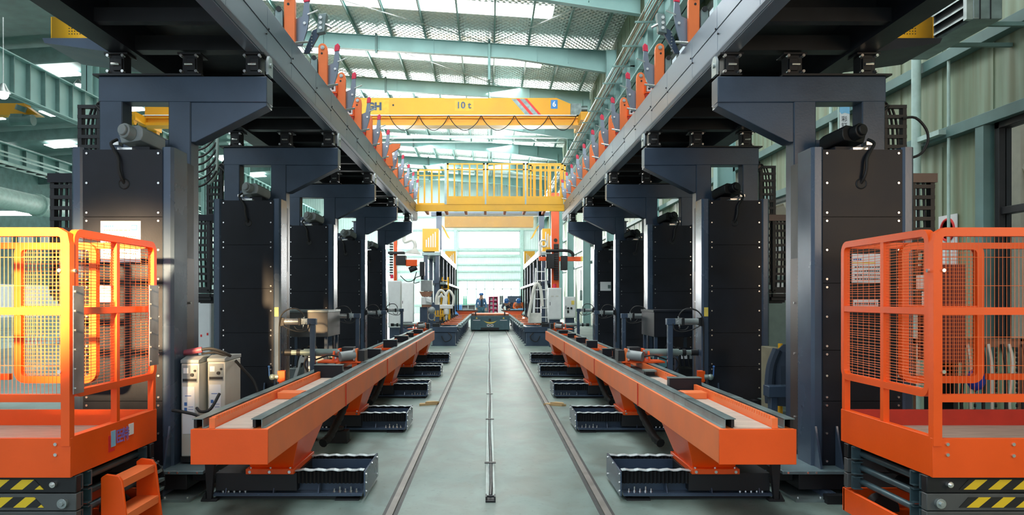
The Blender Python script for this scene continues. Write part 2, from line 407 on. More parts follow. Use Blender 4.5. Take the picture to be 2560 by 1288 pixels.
# wind bracing rods
for (x0, y0, x1, y1) in ((-6, 33.6, 1, 40.2), (-14, 33.6, -6.2, 40.2), (-10, 26.7, 0, 33.3), (0.2, 47.5, 4.8, 55), (4.8, 26.7, .2, 33.3)):
    b = MB(); b.cyl((x0, y0, zr(x0) - .3), (x1, y1, zr(x1) - .3), .018, 6)
    tag(b.build('brace_rod', steel), 'thin diagonal steel bracing rod under the roof', 'rod', 'roof bracing rods')
# hanging vertical pipe and long horizontal pipe below the rafters
b = MB(); b.cyl((.02, 33.3, 12.9), (.02, 33.3, 11.3), .07, 10); b.cyl((.02, 40, 12.9), (.02, 40, 11.2), .06, 10); b.cyl((.02, 33.3, 13.1), (.02, 75, 13.1), .06, 8)
tag(b.build('roof_pipe', teal), 'grey green pipe running down the hall at the centre of the roof', 'pipe')
b = MB(); b.box(-17, 4.9, 48, 48.25, 11.9, 12.05); b.box(-17, 4.9, 48, 48.25, 11.62, 11.66)
tag(b.build('cable_trough', tealpale), 'straight pale trough spanning the hall below the crane', 'trough')
# crane runways
def runway(x, z0, z1, y0, y1, step, label, side):
    root = thing('crane_runway_beam', label, 'beam', (x, 0, 0))
    b = MB(); b.box(-.015, .015, y0, y1, z0, z1); b.box(-.2, .2, y0, y1, z0, z0 + .04); b.box(-.25, .25, y0, y1, z1 - .04, z1); b.build('beam_web', teal, root)
    y = y0; c = MB()
    while y < y1: c.box(-.18, .18, y, y + .04, z0, z1); y += step
    c.build('stiffener', teal2, root)
    c = MB(); c.box(-.04, .04, y0, y1, z1, z1 + .1); c.build('crane_rail', steel, root)
    return root
runway(-17.5, 8.9, 10.35, 8, YB, .95, 'green crane runway beam with stiffener plates along the left of the hall', -1)
runway(4.95, 8.75, 9.85, 4, YB, 1.4, 'green crane runway beam along the right wall behind the conduits', 1)
runway(-21.5, 7.5, 8.3, 12, YB, 1.3, 'lower green runway beam in the bay beyond the left columns', -1)
# left building columns
for n, yy in enumerate((26.7, 33.6, 40.2, 47.5, 55, 62.5)):
    b = MB(); b.box(-.02, .02, -.3, .3, 0, 12.9); b.box(-.25, .25, -.3, -.27, 0, 12.9); b.box(-.25, .25, .27, .3, 0, 12.9)
    o = b.build('hall_column', teal); o.location = (-18.1, yy, 0)
    tag(o, 'green steel column between the hall and the left bay, %s from the front' % ORD[n], 'column')
# left bay: pipes, trays, lamps, trusses
b = MB(); b.cyl((-22, 10, 6.0), (-22, 70, 6.0), .48, 20)
for y in range(12, 70, 6): b.cyl((-22, y, 6.0), (-22, y + .15, 6.0), .56, 20)
o = tag(b.build('air_duct', tealpale), 'large round pale green duct running down the left bay', 'duct')
b = MB(); b.cyl((-21.2, 31, 6.0), (-21.2, 31, 0), .3, 14); tag(b.build('duct_riser', tealpale), 'vertical pale green duct riser at the far left', 'duct')
root = thing('cable_tray', 'lattice cable tray hanging in the left bay', 'cable tray', (-20, 0, 7.0))
b = MB()
for dx in (-.25, .25): b.box(dx - .03, dx + .03, 10, 70, -.05, .05); b.box(dx - .03, dx + .03, 10, 70, .4, .46)
b.build('tray_rail', tealpale, root)
b = MB(); y = 10
while y < 70: b.cyl((-.25, y, 0), (.25, y + .35, 0), .03, 5); b.cyl((.25, y + .35, 0), (-.25, y + .7, 0), .03, 5); y += .7
b.build('tray_lattice', dark, root)
b = MB(); b.box(-26, -25.6, 12, 70, 4.4, 5.2)
for y in range(12, 70, 2): b.box(-25.6, -25.45, y, y + .12, 4.4, 5.2)
tag(b.build('lintel_girder', teal2), 'low green girder with ribs across the left bay', 'beam')
for n, yy in enumerate((20, 26.7, 33.6, 40.2, 47.5, 55, 62.5)):
    b = MB(); b.prism([(-18.45, 12.95), (XL, 11.7), (XL, 11.1), (-18.45, 12.25)], 'y', yy - .1, yy + .1)
    tag(b.build('bay_rafter', teal2), 'dark green roof rafter over the left bay, %s from the front' % ORD[n], 'rafter')
k = 0
for yy in (24, 30, 37, 44, 52, 60, 68):
    for xx in (-21.5, -25.5, -30, -34.5):
        b = MB(); b.prism([(xx - .9, 12.95 + (xx + 17.5) * .063 - .02), (xx + .9, 12.95 + (xx + 19.3) * .063 - .02), (xx + .9, 12.95 + (xx + 19.3) * .063 + .03), (xx - .9, 12.95 + (xx + 17.5) * .063 + .03)], 'y', yy - .6, yy + .6)
        k += 1; struct(b, 'trim_%d' % (80 + k), skyl)
root = thing('ceiling_lamp', 'round glowing bay lamp at the far left edge', 'lamp', at(8, 236, 24))
b = MB(); b.cyl((0, 0, .05), (0, 0, .35), .22, 16, r2=.06); b.cyl((0, 0, .35), (0, 0, 2.5), .015, 6); b.build('lamp_shade', steel, root)
b = MB(); b.ball((0, 0, 0), .16, 14); b.build('bulb', lampm, root)
for i, (px, py, Y, wx) in enumerate(((196, 214, 34, 'above the left runway beam'), (560, 470, 30, 'beside the second left column'), (243, 362, 34, 'just left of the nearest left column'))):
    root = thing('ceiling_lamp', 'small glowing bay lamp ' + wx, 'lamp', at(px, py, Y))
    b = MB(); b.cyl((0, 0, .05), (0, 0, .3), .2, 12, r2=.05); b.build('lamp_shade', steel, root)
    b = MB(); b.ball((0, 0, 0), .13, 10); b.build('bulb', lampm, root)
b = MB(); b.box(-2.2, 2.2, -.12, .12, -.12, .1)
o = b.build('tube_light', lampm); o.location = at(48, 533, 40); tag(o, 'long glowing tube light low in the left bay', 'lamp')
# outside, beyond the right windows
root = thing('neighbouring_building', 'beige framed building seen through the right windows', 'building', (11.5, 0, 0))
b = MB(); b.box(.6, .9, -4, 40, 0, 9); b.build('facade', mat('beige_render', (.72, .62, .52), .8, 0, .05), root)
b = MB()
for y in (2, 5.2, 8.6, 12, 16, 20, 24, 28): b.box(0, .35, y, y + .4, 0, 8)
for z in (2.2, 3.6, 5.2): b.box(.1, .4, -4, 40, z, z + .3)
for y in range(2, 34, 3): b.cyl((.1, y, 2.4), (.1, y + 3, 5.2), .07, 6)
b.build('frame', mat('beige_frame', (.80, .70, .60), .7, 0, .05), root)
for y in (3, 6.2, 9.6, 13.2, 17.2, 21.5, 25.5): 
    b = MB(); b.box(.5, .6, y, y + 1.6, .9, 2.0); b.build('window', mat('pale_pane', (.55, .66, .72), .2), root) if y == 3 else None
    if y == 3: wp = root.children[-1]
    else:
        c = wp.copy(); C.objects.link(c); c.parent = root; c.location = (0, y - 3, 0)
b = MB(); b.box(5.8, 30, -10, 90, -.1, -.02); struct(b, 'ground', mat('outside_paving', (.55, .53, .48), .8))
d = bpy.data.lights.new('outside_sun', 'SUN'); d.energy = 2.2; d.color = (1, .93, .84); d.angle = .02
o = bpy.data.objects.new('outside_sun', d); C.objects.link(o); o.rotation_euler = (Vector((1, .3, -.75))).to_track_quat('-Z', 'Y').to_euler()
# conduits high on the right
root = thing('conduit_bundle', 'bundle of thin copper coloured conductor bars along the right eave', 'conduit', (0, 0, 0))
for k in range(6):
    b = MB(); b.cyl((4.25 + .09 * k, 16, 9.35 + .03 * k), (4.25 + .09 * k, 74, 9.35 + .03 * k), .018, 6); b.build('conductor_bar', brown if k % 2 else steel, root)
b = MB()
for y in range(17, 74, 2): b.box(4.15, 4.95, y, y + .05, 9.28, 9.33)
b.build('hanger', teal2, root)
# ------------------------------------------------------------------ floor rails
for sx, nm in ((-1, 'left'), (1, 'right')):
    b = MB(); x = .065 + sx * .72
    b.box(x - .022, x + .022, 2.0, 70, -.01, .016, 0); b.box(x - .05, x - .024, 2.0, 70, -.01, .002, 1); b.box(x + .024, x + .05, 2.0, 70, -.01, .002, 1)
    tag(b.build('floor_rail', [railsteel, dark]), '%s hand steel floor rail of the transfer cart track' % nm, 'rail')
root = thing('guide_channel', 'centre guide channel carrying a cable between the floor rails', 'channel', (.012, 0, 0))
b = MB(); b.box(-.034, -.018, 5.3, 33, 0, .024); b.box(.018, .034, 5.3, 33, 0, .024); b.box(-.034, .034, 5.3, 33, 0, .006); b.build('channel', railgrey, root)
b = MB(); b.tube([(0, 5.3, .02)] + [(.006 * math.sin(y * 1.3), y, .022) for y in [5.6 + i * .5 for i in range(55)]], .012, 6); b.build('cable', dark, root)
b = MB(); b.box(-.035, .035, 5.2, 5.34, 0, .012); b.box(-.035, -.026, 5.22, 5.3, .012, .035); b.box(.026, .035, 5.22, 5.3, .012, .035); b.cyl((-.035, 5.26, .028), (.035, 5.26, .028), .008, 8); b.build('end_bracket', dark, root)
b = MB()
for y in (6.3, 8.6, 10.9): b.box(-.048, .048, y, y + .05, .03, .036)
b.build('clip', dark, root)
for nm, x, y in (('left', -.80, 9.95), ('right', .86, 9.9)):
    b = MB(); b.prism([(-.14, 0), (.12, .01), (.16, .07), (-.1, .1)], 'z', 0, .025); b.prism([(-.05, .02), (.15, .02), (.1, .09), (0, .1)], 'z', .025, .045)
    o = b.build('wooden_wedge', mat('raw_timber', (.50, .34, .16), .8)); o.location = (x, y, 0); o.rotation_euler = (0, 0, .4 if nm == 'left' else -.5)
    tag(o, 'small wooden wedge lying beside the %s floor rail' % nm, 'wedge')
# ------------------------------------------------------------------ gantry towers
def tower(s):
    root = thing('gantry_column', '', 'column', (XC, 5.42, 0))
    B = lambda: MB(s)
    def post(u0, u1, y0, y1, z0, z1, name, m, ch=.012):
        b = B(); p = [(u0 + ch, y0), (u1 - ch, y0), (u1, y0 + ch), (u1, y1), (u0, y1), (u0, y0 + ch)]
        b.prism(p, 'z', z0, z1); return b.build(name, m, root)
    post(2.340, 2.428, 0, .25, .207, 2.545, 'corner_post', navy2, .02)
    post(3.003, 3.092, 0, .25, .207, 2.545, 'corner_post', navy2, .02)
    b = B(); b.box(2.428, 3.003, .05, .24, .21, 2.50); b.build('cabinet_body', dark, root)
    seams = [.21, .68, 1.055, 1.547, 2.034, 2.53]
    b = B()
    for a, c in zip(seams, seams[1:]): b.box(2.424, 3.007, .012, .03, a + .002, c - .002)
    b.build('front_panel', black, root)
    # bolts
    b = B(); b.cyl((0, -.004, 0), (0, .012, 0), .0085, 8); bo = b.build('bolt', bright, root)
    zs = []
    for a, c in zip(seams, seams[1:]): zs += [a + .03, c - .03, (a + c) / 2]
    first = True
    for u in (2.452, 2.978):
        for z in zs:
            q = bo if first else bo.copy()
            if not first: C.objects.link(q); q.parent = root
            q.location = (s * u, .008, z); first = False
    # cable hole
    b = B(); b.tube([(2.705 + .036 * math.cos(a), .010, 2.277 + .036 * math.sin(a)) for a in [i * math.pi / 12 for i in range(24)]], .005, 6, 0, True); b.cyl((2.705, .009, 2.277), (2.705, .03, 2.277), .036, 20, 1)
    b.build('cable_hole', [dark, rubber], root)
    # rack behind the inner post
    b = B(); b.box(2.40, 2.425, .25, .53, .21, 2.5)
    z = .26
    while z < 2.5: b.prism([(2.402, z), (2.362, z + .006), (2.362, z + .014), (2.402, z + .022)], 'y', .27, .31); z += .03
    b.build('gear_rack', dark, root)
    b = B(); b.box(2.385, 2.40, .33, .50, .25, 1.75); b.build('rack_guard', browndk, root)
    b = B()
    for z in (.5, 1.0, 1.4): b.cyl((2.378, .42, z), (2.386, .42, z), .009, 8)
    b.build('guard_bolt', bright, root)
    # rear frame
    post(2.425, 2.605, .53, .69, .207, 3.02, 'inner_column', navy, .008)
    post(2.975, 3.160, .53, .69, .207, 3.02, 'outer_column', navy, .008)
    b = B(); b.prism([(1.812, 3.012), (1.812, 3.222), (3.165, 3.222), (3.165, 3.018), (1.83, 3.012)], 'y', .527, .694); b.build('top_beam', navy, root, .006)
    b = B(); b.prism([(1.815, 3.014), (2.424, 3.014), (2.424, 2.694), (2.39, 2.694), (1.815, 2.985)], 'y', .535, .686); b.build('arm_bracket', navy, root, .004)
    b = B(); b.box(2.605, 2.975, .54, .68, 2.56, 2.713); b.build('cross_beam', navy, root, .004)
    b = B(); b.box(2.33, 3.20, .50, .72, 3.222, 3.236); b.build('top_plate', dark, root)
    for u in (1.93, 2.44, 3.03):
        k = B(); k.box(u - .085, u + .085, .54, .68, 3.236, 3.25); k.box(u - .06, u + .06, .55, .67, 3.25, 3.40); k.box(u - .095, u + .095, .53, .69, 3.40, 3.418)
        k.box(u - .05, u + .02, .53, .55, 3.27, 3.37); bb = k.build('bearing_block', dark, root, .003)
        k = B()
        for du in (-.06, .06):
            for z in (3.262, 3.388): k.cyl((u + du, .515, z), (u + du, .55, z), .012, 8)
        k.cyl((u - .035, .52, 3.318), (u + .03, .52, 3.318), .012, 8)
        k.build('block_bolt', bright, bb)
    b = B(); b.prism([(.55, 3.245), (.67, 3.245), (.67, 3.36), (.64, 3.40), (.58, 3.40), (.55, 3.36)], 'x', 1.805, 1.825); b.cyl((1.795, .61, 3.33), (1.806, .61, 3.33), .02, 10); b.build('end_lug', steel, root)
    # servo motor leaning over the cabinet top
    b = B(); m = Matrix.Rotation(.35, 3, 'Z')
    b.prism([(-.11, -.055), (.10, -.055), (.12, .0), (.12, .05), (.07, .075), (-.09, .075), (-.13, .04), (-.13, -.02)], 'y', -.11, .15)
    b.cyl((-.01, -.11, .01), (-.01, -.19, .01), .062, 16); b.cyl((-.01, -.19, .01), (-.01, -.215, .01), .045, 16)
    b.v = [(v[0], v[1], v[2]) for v in b.v]
    def tf(v):
        q = m @ Vector((v[0] * .9, v[1] * .9, v[2] * .9)); return (q.x + 2.72, q.y + .30, q.z + 2.66 - q.y * .18)
    b.v = [tf(v) for v in b.v]
    mo = b.build('servo_motor', greyp if s < 0 else dark, root, .006)
    b = B(); b.box(2.62, 2.76, .24, .50, 2.54, 2.60); b.build('motor_bracket', black, root, .004)
    b = B(); b.box(2.80, 2.86, .12, .18, 2.585, 2.61); b.box(2.69, 2.80, .1, .25, 2.545, 2.562); b.build('connector', bright, mo)
    b = B(); b.tube([(2.80, .10, 2.62), (2.815, .04, 2.58), (2.77, .0, 2.52), (2.735, -.015, 2.46), (2.728, -.02, 2.38), (2.715, -.012, 2.32), (2.705, .02, 2.278)], .012, 8); b.build('motor_cable', rubber, mo)
    # base
    b = B(); b.box(2.06, 3.25, -.16, .78, .182, .207); b.build('base_plate', mat('base_plate_%s' % SIDE[s], (.15, .22, .24), .35, .3), root, .004)
    b = B(); b.box(2.20, 3.2, -.10, .74, .06, .182); b.box(2.10, 2.2, .0, .7, .10, .182); b.build('carriage', dark, root, .004)
    for u in (2.355, 2.51):
        b = B(); b.prism([(0, .207), (0, .50), (-.012, .50), (-.105, .215), (-.105, .207)], 'x', u, u + .014); b.build('gusset_plate', navy2, root)
    b = B()
    for u in (2.1, 2.24, 2.3): b.cyl((u, -.165, .195), (u, -.158, .195), .008, 8)
    b.build('base_bolt', bright, root)
    # drag chains on the outer side
    def ladder(u0, u1, y, z0, z1, name, m):
        b = B(); w_ = .032
        b.box(u0, u0 + w_, y, y + .06, z0, z1); b.box(u1 - w_, u1, y, y + .06, z0, z1)
        z = z0 + .02
        while z < z1: b.box(u0, u1, y - .004, y + .03, z, z + .028); z += .083
        o = b.build(name, m, root); return o
    ladder(3.25, 3.44, .72, 1.5, 3.04, 'cable_chain', dark)
    ladder(3.24, 3.42, .30, 1.52, 2.33, 'cable_chain', dark)
    b = B(); b.box(3.09, 3.43, .28, .38, 2.33, 2.40); b.box(3.16, 3.25, .7, .8, 2.98, 3.05); b.build('chain_bracket', black if s < 0 else browndk, root)
    # bottom loop joins the two runs
    b = B()
    for i in range(9):
        a = math.pi * i / 8; cy, cz, r = .53, 1.52, .20
        b.box(3.25, 3.43, cy - r * math.cos(a) - .03, cy - r * math.cos(a) + .03, cz - r * math.sin(a) * .6 - .02, cz - r * math.sin(a) * .6 + .02)
    b.build('chain_loop', dark, root)
    b = B()
    for k in range(3): b.tube([(3.16, .62, 3.0 - .04 * k), (3.20 + .02 * k, .68, 3.1 - .05 * k), (3.28 + .03 * k, .76, 3.02), (3.30 + .04 * k, .74, 2.7), (3.30 + .04 * k, .74, 1.6)], .011, 6)
    for k in range(2): b.tube([(3.30 + .04 * k, .32, 2.38), (3.31 + .05 * k, .33, 2.0), (3.29 + .05 * k, .33, 1.55)], .010, 6)
    b.build('hose', rubber, root)
    return root
for s in (-1, 1):
    proto = tower(s)
    for i in range(5):
        o = proto if i == 0 else copy_tree(proto)
        placed(o, (XC, 5.42 + 2.8 * i, 0), 'tall navy gantry column with black front panels, %s from the front in the %s row' % (ORD[i] if i < 4 else 'farthest', SIDE[s]), 'gantry columns of the %s row' % SIDE[s])
    # extra looped hose of the nearest column
    b = MB(s); b.tube([(3.38, 6.1, 2.92), (3.50, 6.12, 2.93), (3.60, 6.14, 2.84), (3.62, 6.15, 2.74), (3.56, 6.14, 2.64), (3.46, 6.12, 2.60), (3.38, 6.12, 2.62)], .011, 8)
    if s > 0:
        o = b.build('looped_hose', rubber); o.location = (XC, .0, 0); tag(o, 'black hose looping out beside the nearest right gantry column', 'hose')
# green and black hoses hanging between the first two left towers
root = thing('hose_bundle', 'sagging bundle of black hoses and one pale tube under the left overhead beam', 'hose', (0, 8.75, 0))
for k in range(6):
    z = 3.22 - .085 * k; b = MB(); b.tube([(-3.75, -.3, z + .06), (-3.58, -.25, z - .02), (-3.44, -.2, z - .07), (-3.32, -.15, z - .04), (-3.24, -.1, z + .05), (-3.20, -.06, z + .14)], .013, 6); b.build('hose', rubber, root)
b = MB(); b.tube([(-3.20, -.05, 3.45), (-3.20, -.05, 3.1), (-3.21, -.05, 2.95), (-3.25, -.03, 2.85), (-3.32, 0, 2.80)], .026, 8); b.build('tube', tealpale, root)
for s in (-1, 1):
    # overhead beam
    Y0, Y1 = 3.4, 18.85
    root = thing('overhead_beam', 'long blue grey overhead beam carried by the %s row of gantry columns' % SIDE[s], 'beam', (XC, Y0, 0))
    L = Y1 - Y0; B = lambda: MB(s)
    b = B(); b.box(1.86, 1.98, 0, L, 3.425, 3.79); b.build('inner_girder', navy, root)
    b = B(); b.box(2.884, 3.085, 0, L, 3.42, 3.74); b.build('outer_girder', black, root)
    b = B(); b.box(1.98, 2.884, 0, L, 3.70, 3.725)
    y = .3
    while y < L: b.box(1.98, 2.884, y, y + .05, 3.60, 3.70); y += .93
    b.build('deck_plate', dark, root)
    b = B(); b.box(1.84, 2.0, 0, L, 3.79, 3.81); b.build('top_flange', navy, root)
    y = 0; i = 0; up = B(); lo = B()
    cuts = [0]; 
    while cuts[-1] < L - .8: cuts.append(cuts[-1] + (.95 if len(cuts) % 2 else .75))
    cuts.append(L)
    for i, (a, c) in enumerate(zip(cuts, cuts[1:])):
        zm = 3.64 if (i // 2) % 2 else 3.60
        up.box(1.838, 1.856, a + .003, c - .003, zm + .003, 3.825); lo.box(1.842, 1.858, a + .003, c - .003, 3.455, zm - .003)
    up.build('upper_cover_plate', fascia, root, .002); lo.build('lower_cover_plate', fascia, root, .002)
    b = B(); b.prism([(1.842, 3.452), (1.842, 3.46), (1.98, 3.428), (1.98, 3.42), (1.87, 3.42)], 'y', 0, L); b.build('lower_lip', fascia, root)
    b = B()
    for a in cuts[1:-1]:
        for dz in (-.03, .03): b.cyl((1.830, a - .03 + .06 * (dz > 0), 3.62 + dz), (1.84, a - .03 + .06 * (dz > 0), 3.62 + dz), .008, 6)
    b.build('cover_bolt', dark, root)
    for i in range(5):
        b = B(); y = 5.95 + 2.8 * i - Y0; b.box(1.98, 2.884, y + .02, y + .14, 3.44, 3.56); b.box(1.98, 2.884, y - .6, y - .52, 3.44, 3.54); b.build('cross_member', dark, root)
    # maintenance bracket and yellow box on the outside
    t = thing('guard_box', 'yellow perforated guard box on the outer side of the %s overhead beam' % SIDE[s], 'box', (XC, 6.0, 3.531))
    b = B(); b.box(3.28, 3.57, 0, .30, 0, .19); b.box(3.57, 3.58, .0, .3, 0, .19); b.build('box_body', yellow, t, .004)
    b = B()
    for i in range(6):
        for j in range(4): b.cyl((3.32 + .022 * i, -.002, .05 + .022 * j), (3.32 + .022 * i, .002, .05 + .022 * j), .005, 6)
    b.build('perforation', dark, t)
    b = B(); b.prism([(3.085, 3.42), (3.085, 3.53), (3.62, 3.53), (3.60, 3.49)], 'y', 2.55, 3.1); b.build('side_bracket', navy if s < 0 else black, root)
# guard box must stand on the bracket plate: the bracket top is at 3.53
# ------------------------------------------------------------------ clamps on the overhead beams
def clamp(s, kind):
    root = thing('clamp_bracket', '', 'clamp', (0, 0, 0)); B = lambda: MB(s)
    if kind == 'A':
        arc = [(.055 + .05 * math.cos(a), .45 + .05 * math.sin(a)) for a in [math.pi * i / 10 for i in range(11)]]
        pl = [(.10, 0)] + [(.105, .40)] + arc[1:-1] + [(.0, .42), (0, 0)]
        b = B(); b.prism(pl, 'y', 0, .055); b.build('upright_plate', orange_l, root, .004)
        b = B(); b.prism([(.10, 0), (.10, .26), (.14, .30), (.26, .14), (.30, 0)], 'y', .02, .045); b.build('side_wing', orange_l, root)
        b = B(); cap = [(.145 + .035 * math.cos(a), .30 + .035 * math.sin(a)) for a in [math.pi * i / 8 for i in range(9)]] + [(.145 + .035 * math.cos(a), .12 + .035 * math.sin(a)) for a in [math.pi + math.pi * i / 8 for i in range(9)]]
        b.prism(cap, 'y', -.02, .02); b.build('pocket_plate', railgrey, root)
        b = B(); b.tube([(x, -.012, z) for x, z in cap], .008, 6, 0, True); b.cyl((.145, -.03, .33), (.145, 0, .33), .026, 12); b.build('drive_chain', dark, root)
    else:
        arc = [(.053 + .048 * math.cos(a), .45 + .048 * math.sin(a)) for a in [math.pi * i / 10 for i in range(11)]]
        pl = [(.0, 0)] + arc[::-1][:0] + [(.0, .42)] + arc[::-1][1:] + [(.13, .36), (.15, .335), (.15, .05), (.12, 0)]
        b = B(); b.prism(pl, 'y', 0, .05); b.build('upright_plate', orange_l, root, .004)
        b = B()
        for a in ((.095, .215, .335, .350), (.095, .215, .215, .230), (.095, .108, .23, .335), (.202, .215, .23, .335)): b.box(a[0], a[1], -.06, .06, a[2], a[3])
        b.build('square_socket', orange, root)
        b = B(); b.box(.120, .19, -.03, .03, .245, .315, 0); b.cyl((.155, -.034, .280), (.155, -.028, .280), .016, 8, 1); b.build('socket_insert', [white, dark], root)
        b = B(); b.prism([(.10, .225), (.205, .225), (.16, .17), (.11, .15)], 'y', -.05, .05); b.build('socket_gusset', red, root)
    b = B(); b.cyl((.053, -.012, .45), (.053, .06, .45), .022, 14); b.cyl((.053, -.02, .45), (.053, -.01, .45), .012, 10); b.build('pivot_pin', steel, root)
    b = B(); b.cyl((.062, -.004, .385), (.062, .0, .385), .012, 12); b.build('pin_hole', dark, root)
    b = B(); b.prism([(.02, .02), (.02, .27), (-.05, .30), (-.07, .44), (-.115, .45), (-.12, .32), (-.10, .18), (-.05, .02)], 'y', .075, .10)
    lv = b.build('lever_arm', fascia, root, .003)
    b = B(); b.prism([(-.065, .43), (-.118, .44), (-.125, .50), (-.105, .525), (-.07, .50)], 'y', .068, .108); b.build('lever_tip', pink, lv, .004)
    for p_, q_, r_ in (((-.075, .06, .23), (-.075, .12, .23), .014), ((-.105, .065, .31), (-.2, .065, .35), .008), ((.0, .0, .02), (-.1, .09, .06), .012)): b = B(); b.cyl(p_, q_, r_, 8); b.build('lever_pin', bright, lv)
    return root
CY = [6.97, 8.37, 9.43, 10.6, 11.6, 12.65, 13.8, 14.85, 15.9, 16.9, 17.9]
for s in (-1, 1):
    pa, pb = clamp(s, 'A'), clamp(s, 'B'); ua = ub = False
    for i, y in enumerate(CY):
        if i in (0, 1, 7): o = pa if not ua else copy_tree(pa); ua = True
        else: o = pb if not ub else copy_tree(pb); ub = True
        nm = 'with oval chain pocket' if i in (0, 1, 7) else 'with square socket'
        placed(o, (XC + s * 1.855, y, 3.825), 'orange clamp bracket %s on the %s overhead beam, %s from the front' % (nm, SIDE[s], ORD[i]), 'clamp brackets on the %s overhead beam' % SIDE[s])
    # large toggle arm of the nearest clamp
    root = thing('toggle_arm', 'dark toggle arm with four bolted head above the %s overhead beam' % SIDE[s], 'arm', (XC + s * 1.80, 7.2, 3.825))
    b = MB(s); b.prism([(-.02, 0), (.03, 0), (-.06, .22), (-.10, .24), (-.13, .20)], 'y', 0, .03); b.build('arm_plate', navy2, root)
    b = MB(s); b.prism([(-.10, .18), (-.18, .20), (-.20, .38), (-.12, .37)], 'y', -.03, .05); h = b.build('clamp_head', railgrey, root, .006)
    b = MB(s)
    for z in (.23, .28, .33): b.cyl((-.145, -.05, z), (-.145, -.03, z), .016, 8)
    b.cyl((-.19, -.02, .27), (-.25, -.02, .24), .012, 8); b.build('head_bolt', bright, h)
    b = MB(s)
    for k in range(7): b.ball((-.05, 0, .02 + k * .03), .010, 6)
    b.build('chain', steel, root)
# odd orange wedge on the left beam
b = MB(-1); b.prism([(0, 0), (.02, .33), (-.10, .40), (-.25, .40), (-.24, .33), (-.10, .24), (-.12, 0)], 'y', 0, .05)
o = b.build('wedge_plate', orange_l); o.location = (XC - 1.87, 13.3, 3.825 + .12); tag(o, 'tilted orange wedge plate above the fifth left clamp', 'plate')
o.location.z = 3.825
# ------------------------------------------------------------------ yellow catwalk
YW = 18.3
root = thing('catwalk', 'yellow steel catwalk bridging the two overhead beams', 'catwalk', (0, YW, 0))
b = MB(); b.box(XC - 1.838, XC + 1.838, 0, .5, PZ(519, YW), PZ(511, YW)); b.box(XC - 1.838, XC + 1.838, 0, .06, PZ(528, YW), PZ(519, YW)); b.build('deck_beam', yellow, root, .003)
b = MB()
for px in range(1060, 1400, 50): b.box(PX(px, YW), PX(px + 6, YW), .06, .9, PZ(527, YW), PZ(520, YW))
b.build('deck_rib', orange_l, root)
def railing(x0, x1, yy, z0, z1, n, kick, ty):
    p = bpy.data.objects.new('railing_panel', None); C.objects.link(p); p.parent = root
    b = MB(); b.box(x0, x1, yy, yy + .03, z1 - .035, z1); b.box(x0, x1, yy, yy + .03, z1 - .17, z1 - .145)
    b.box(x0, x0 + .045, yy, yy + .03, z0, z1); b.box(x1 - .045, x1, yy, yy + .03, z0, z1)
    for i in range(1, n): x = x0 + (x1 - x0) * i / n; b.box(x - .02, x + .02, yy + .002, yy + .028, z0 + kick * .5, z1)
    b.build('rail_frame', yellow, p)
    b = MB(); b.box(x0, x1, yy - .01, yy + .012, z0, z0 + kick); b.build('kick_plate', yellow, p)
z0 = PZ(511, YW)
railing(PX(1117, YW), PX(1212, YW), 0, z0, PZ(408, YW), 5, .2, 0)
railing(PX(1216, YW), PX(1312, YW), 0, z0, PZ(408, YW), 5, .2, 0)
railing(PX(1316, YW), PX(1408, YW), 0, z0, PZ(408, YW), 5, .2, 0)
railing(PX(1040, YW), PX(1114, YW), .3, z0 + .02, PZ(418, YW), 4, .05, 0)
railing(PX(1325, YW + .8), PX(1415, YW + .8), .85, z0, PZ(412, YW + .85), 7, .06, 0)
b = MB(); b.box(PX(1111, YW), PX(1117, YW), 0, .05, z0, PZ(408, YW)); b.box(PX(1212, YW), PX(1216, YW), 0, .05, z0, PZ(408, YW)); b.box(PX(1312, YW), PX(1316, YW), 0, .05, z0, PZ(408, YW)); b.build('gate_post', railgrey, root)
# ------------------------------------------------------------------ overhead crane
YC = 37.0
root = thing('bridge_crane', 'yellow overhead bridge crane marked 10 t spanning the hall', 'crane', (0, YC, 0))
zt, zm, zb = PZ(245, YC), PZ(289, YC), PZ(315, YC); xl, xr = -17.2, PX(1432, YC)
b = MB(); b.prism([(xl + 1.2, zt), (PX(1392, YC), zt), (xr, PZ(262, YC)), (xr, zm), (xl, zm), (xl, PZ(262, YC))], 'y', 0, .5); b.build('box_girder', yellow2, root)
b = MB(); b.box(xl, PX(1462, YC), -.12, .62, zm - .16, zm - .10); b.box(xl, PX(1462, YC), .1, .4, zb + .14, zm); b.box(xl, PX(1462, YC), -.15, .65, zb, zb + .14); b.build('lower_flange', yellow2, root)
for xe in (PX(1462, YC), xl):
    b = MB(); b.box(xe - .35, xe + .1, -1.2, 1.7, zb + .02, zb + .42); b.cyl((xe - .2, -1.0, zb), (xe, -1.0, zb), .18, 14); b.cyl((xe - .2, 1.5, zb), (xe, 1.5, zb), .18, 14); b.build('end_carriage', yellow2, root)
b = MB(); b.box(PX(1426, YC), PX(1452, YC), -.25, .2, PZ(290, YC), PZ(262, YC)); b.cyl((PX(1452, YC), 0, PZ(272, YC)), (PX(1468, YC), 0, PZ(272, YC)), .14, 12); b.build('drive_motor', railgrey, root)
b = MB(); b.cyl((xl, -.22, PZ(291, YC)), (PX(1440, YC), -.22, PZ(291, YC)), .03, 8)
b.build('cable_rail', white, root)
b = MB(); xs = [PX(p, YC) for p in (975, 1048, 1122, 1203, 1286, 1371, 1440)]
for a, c in zip(xs, xs[1:]):
    b.tube([(a + (c - a) * t, -.22, PZ(291, YC) - .75 * math.sin(math.pi * t) ** .8) for t in [i / 10 for i in range(11)]], .02, 6)
b.build('festoon_cable', dark, root)
text('10 t', .46, navy2, root, (PX(1159, YC), -.012, PZ(264, YC)), (R(90), 0, 0), bold=.012)
b = MB(); b.box(PX(1137, YC), PX(1184, YC), -.006, 0, PZ(277, YC), PZ(251, YC)); b.build('decal', sticker, root)
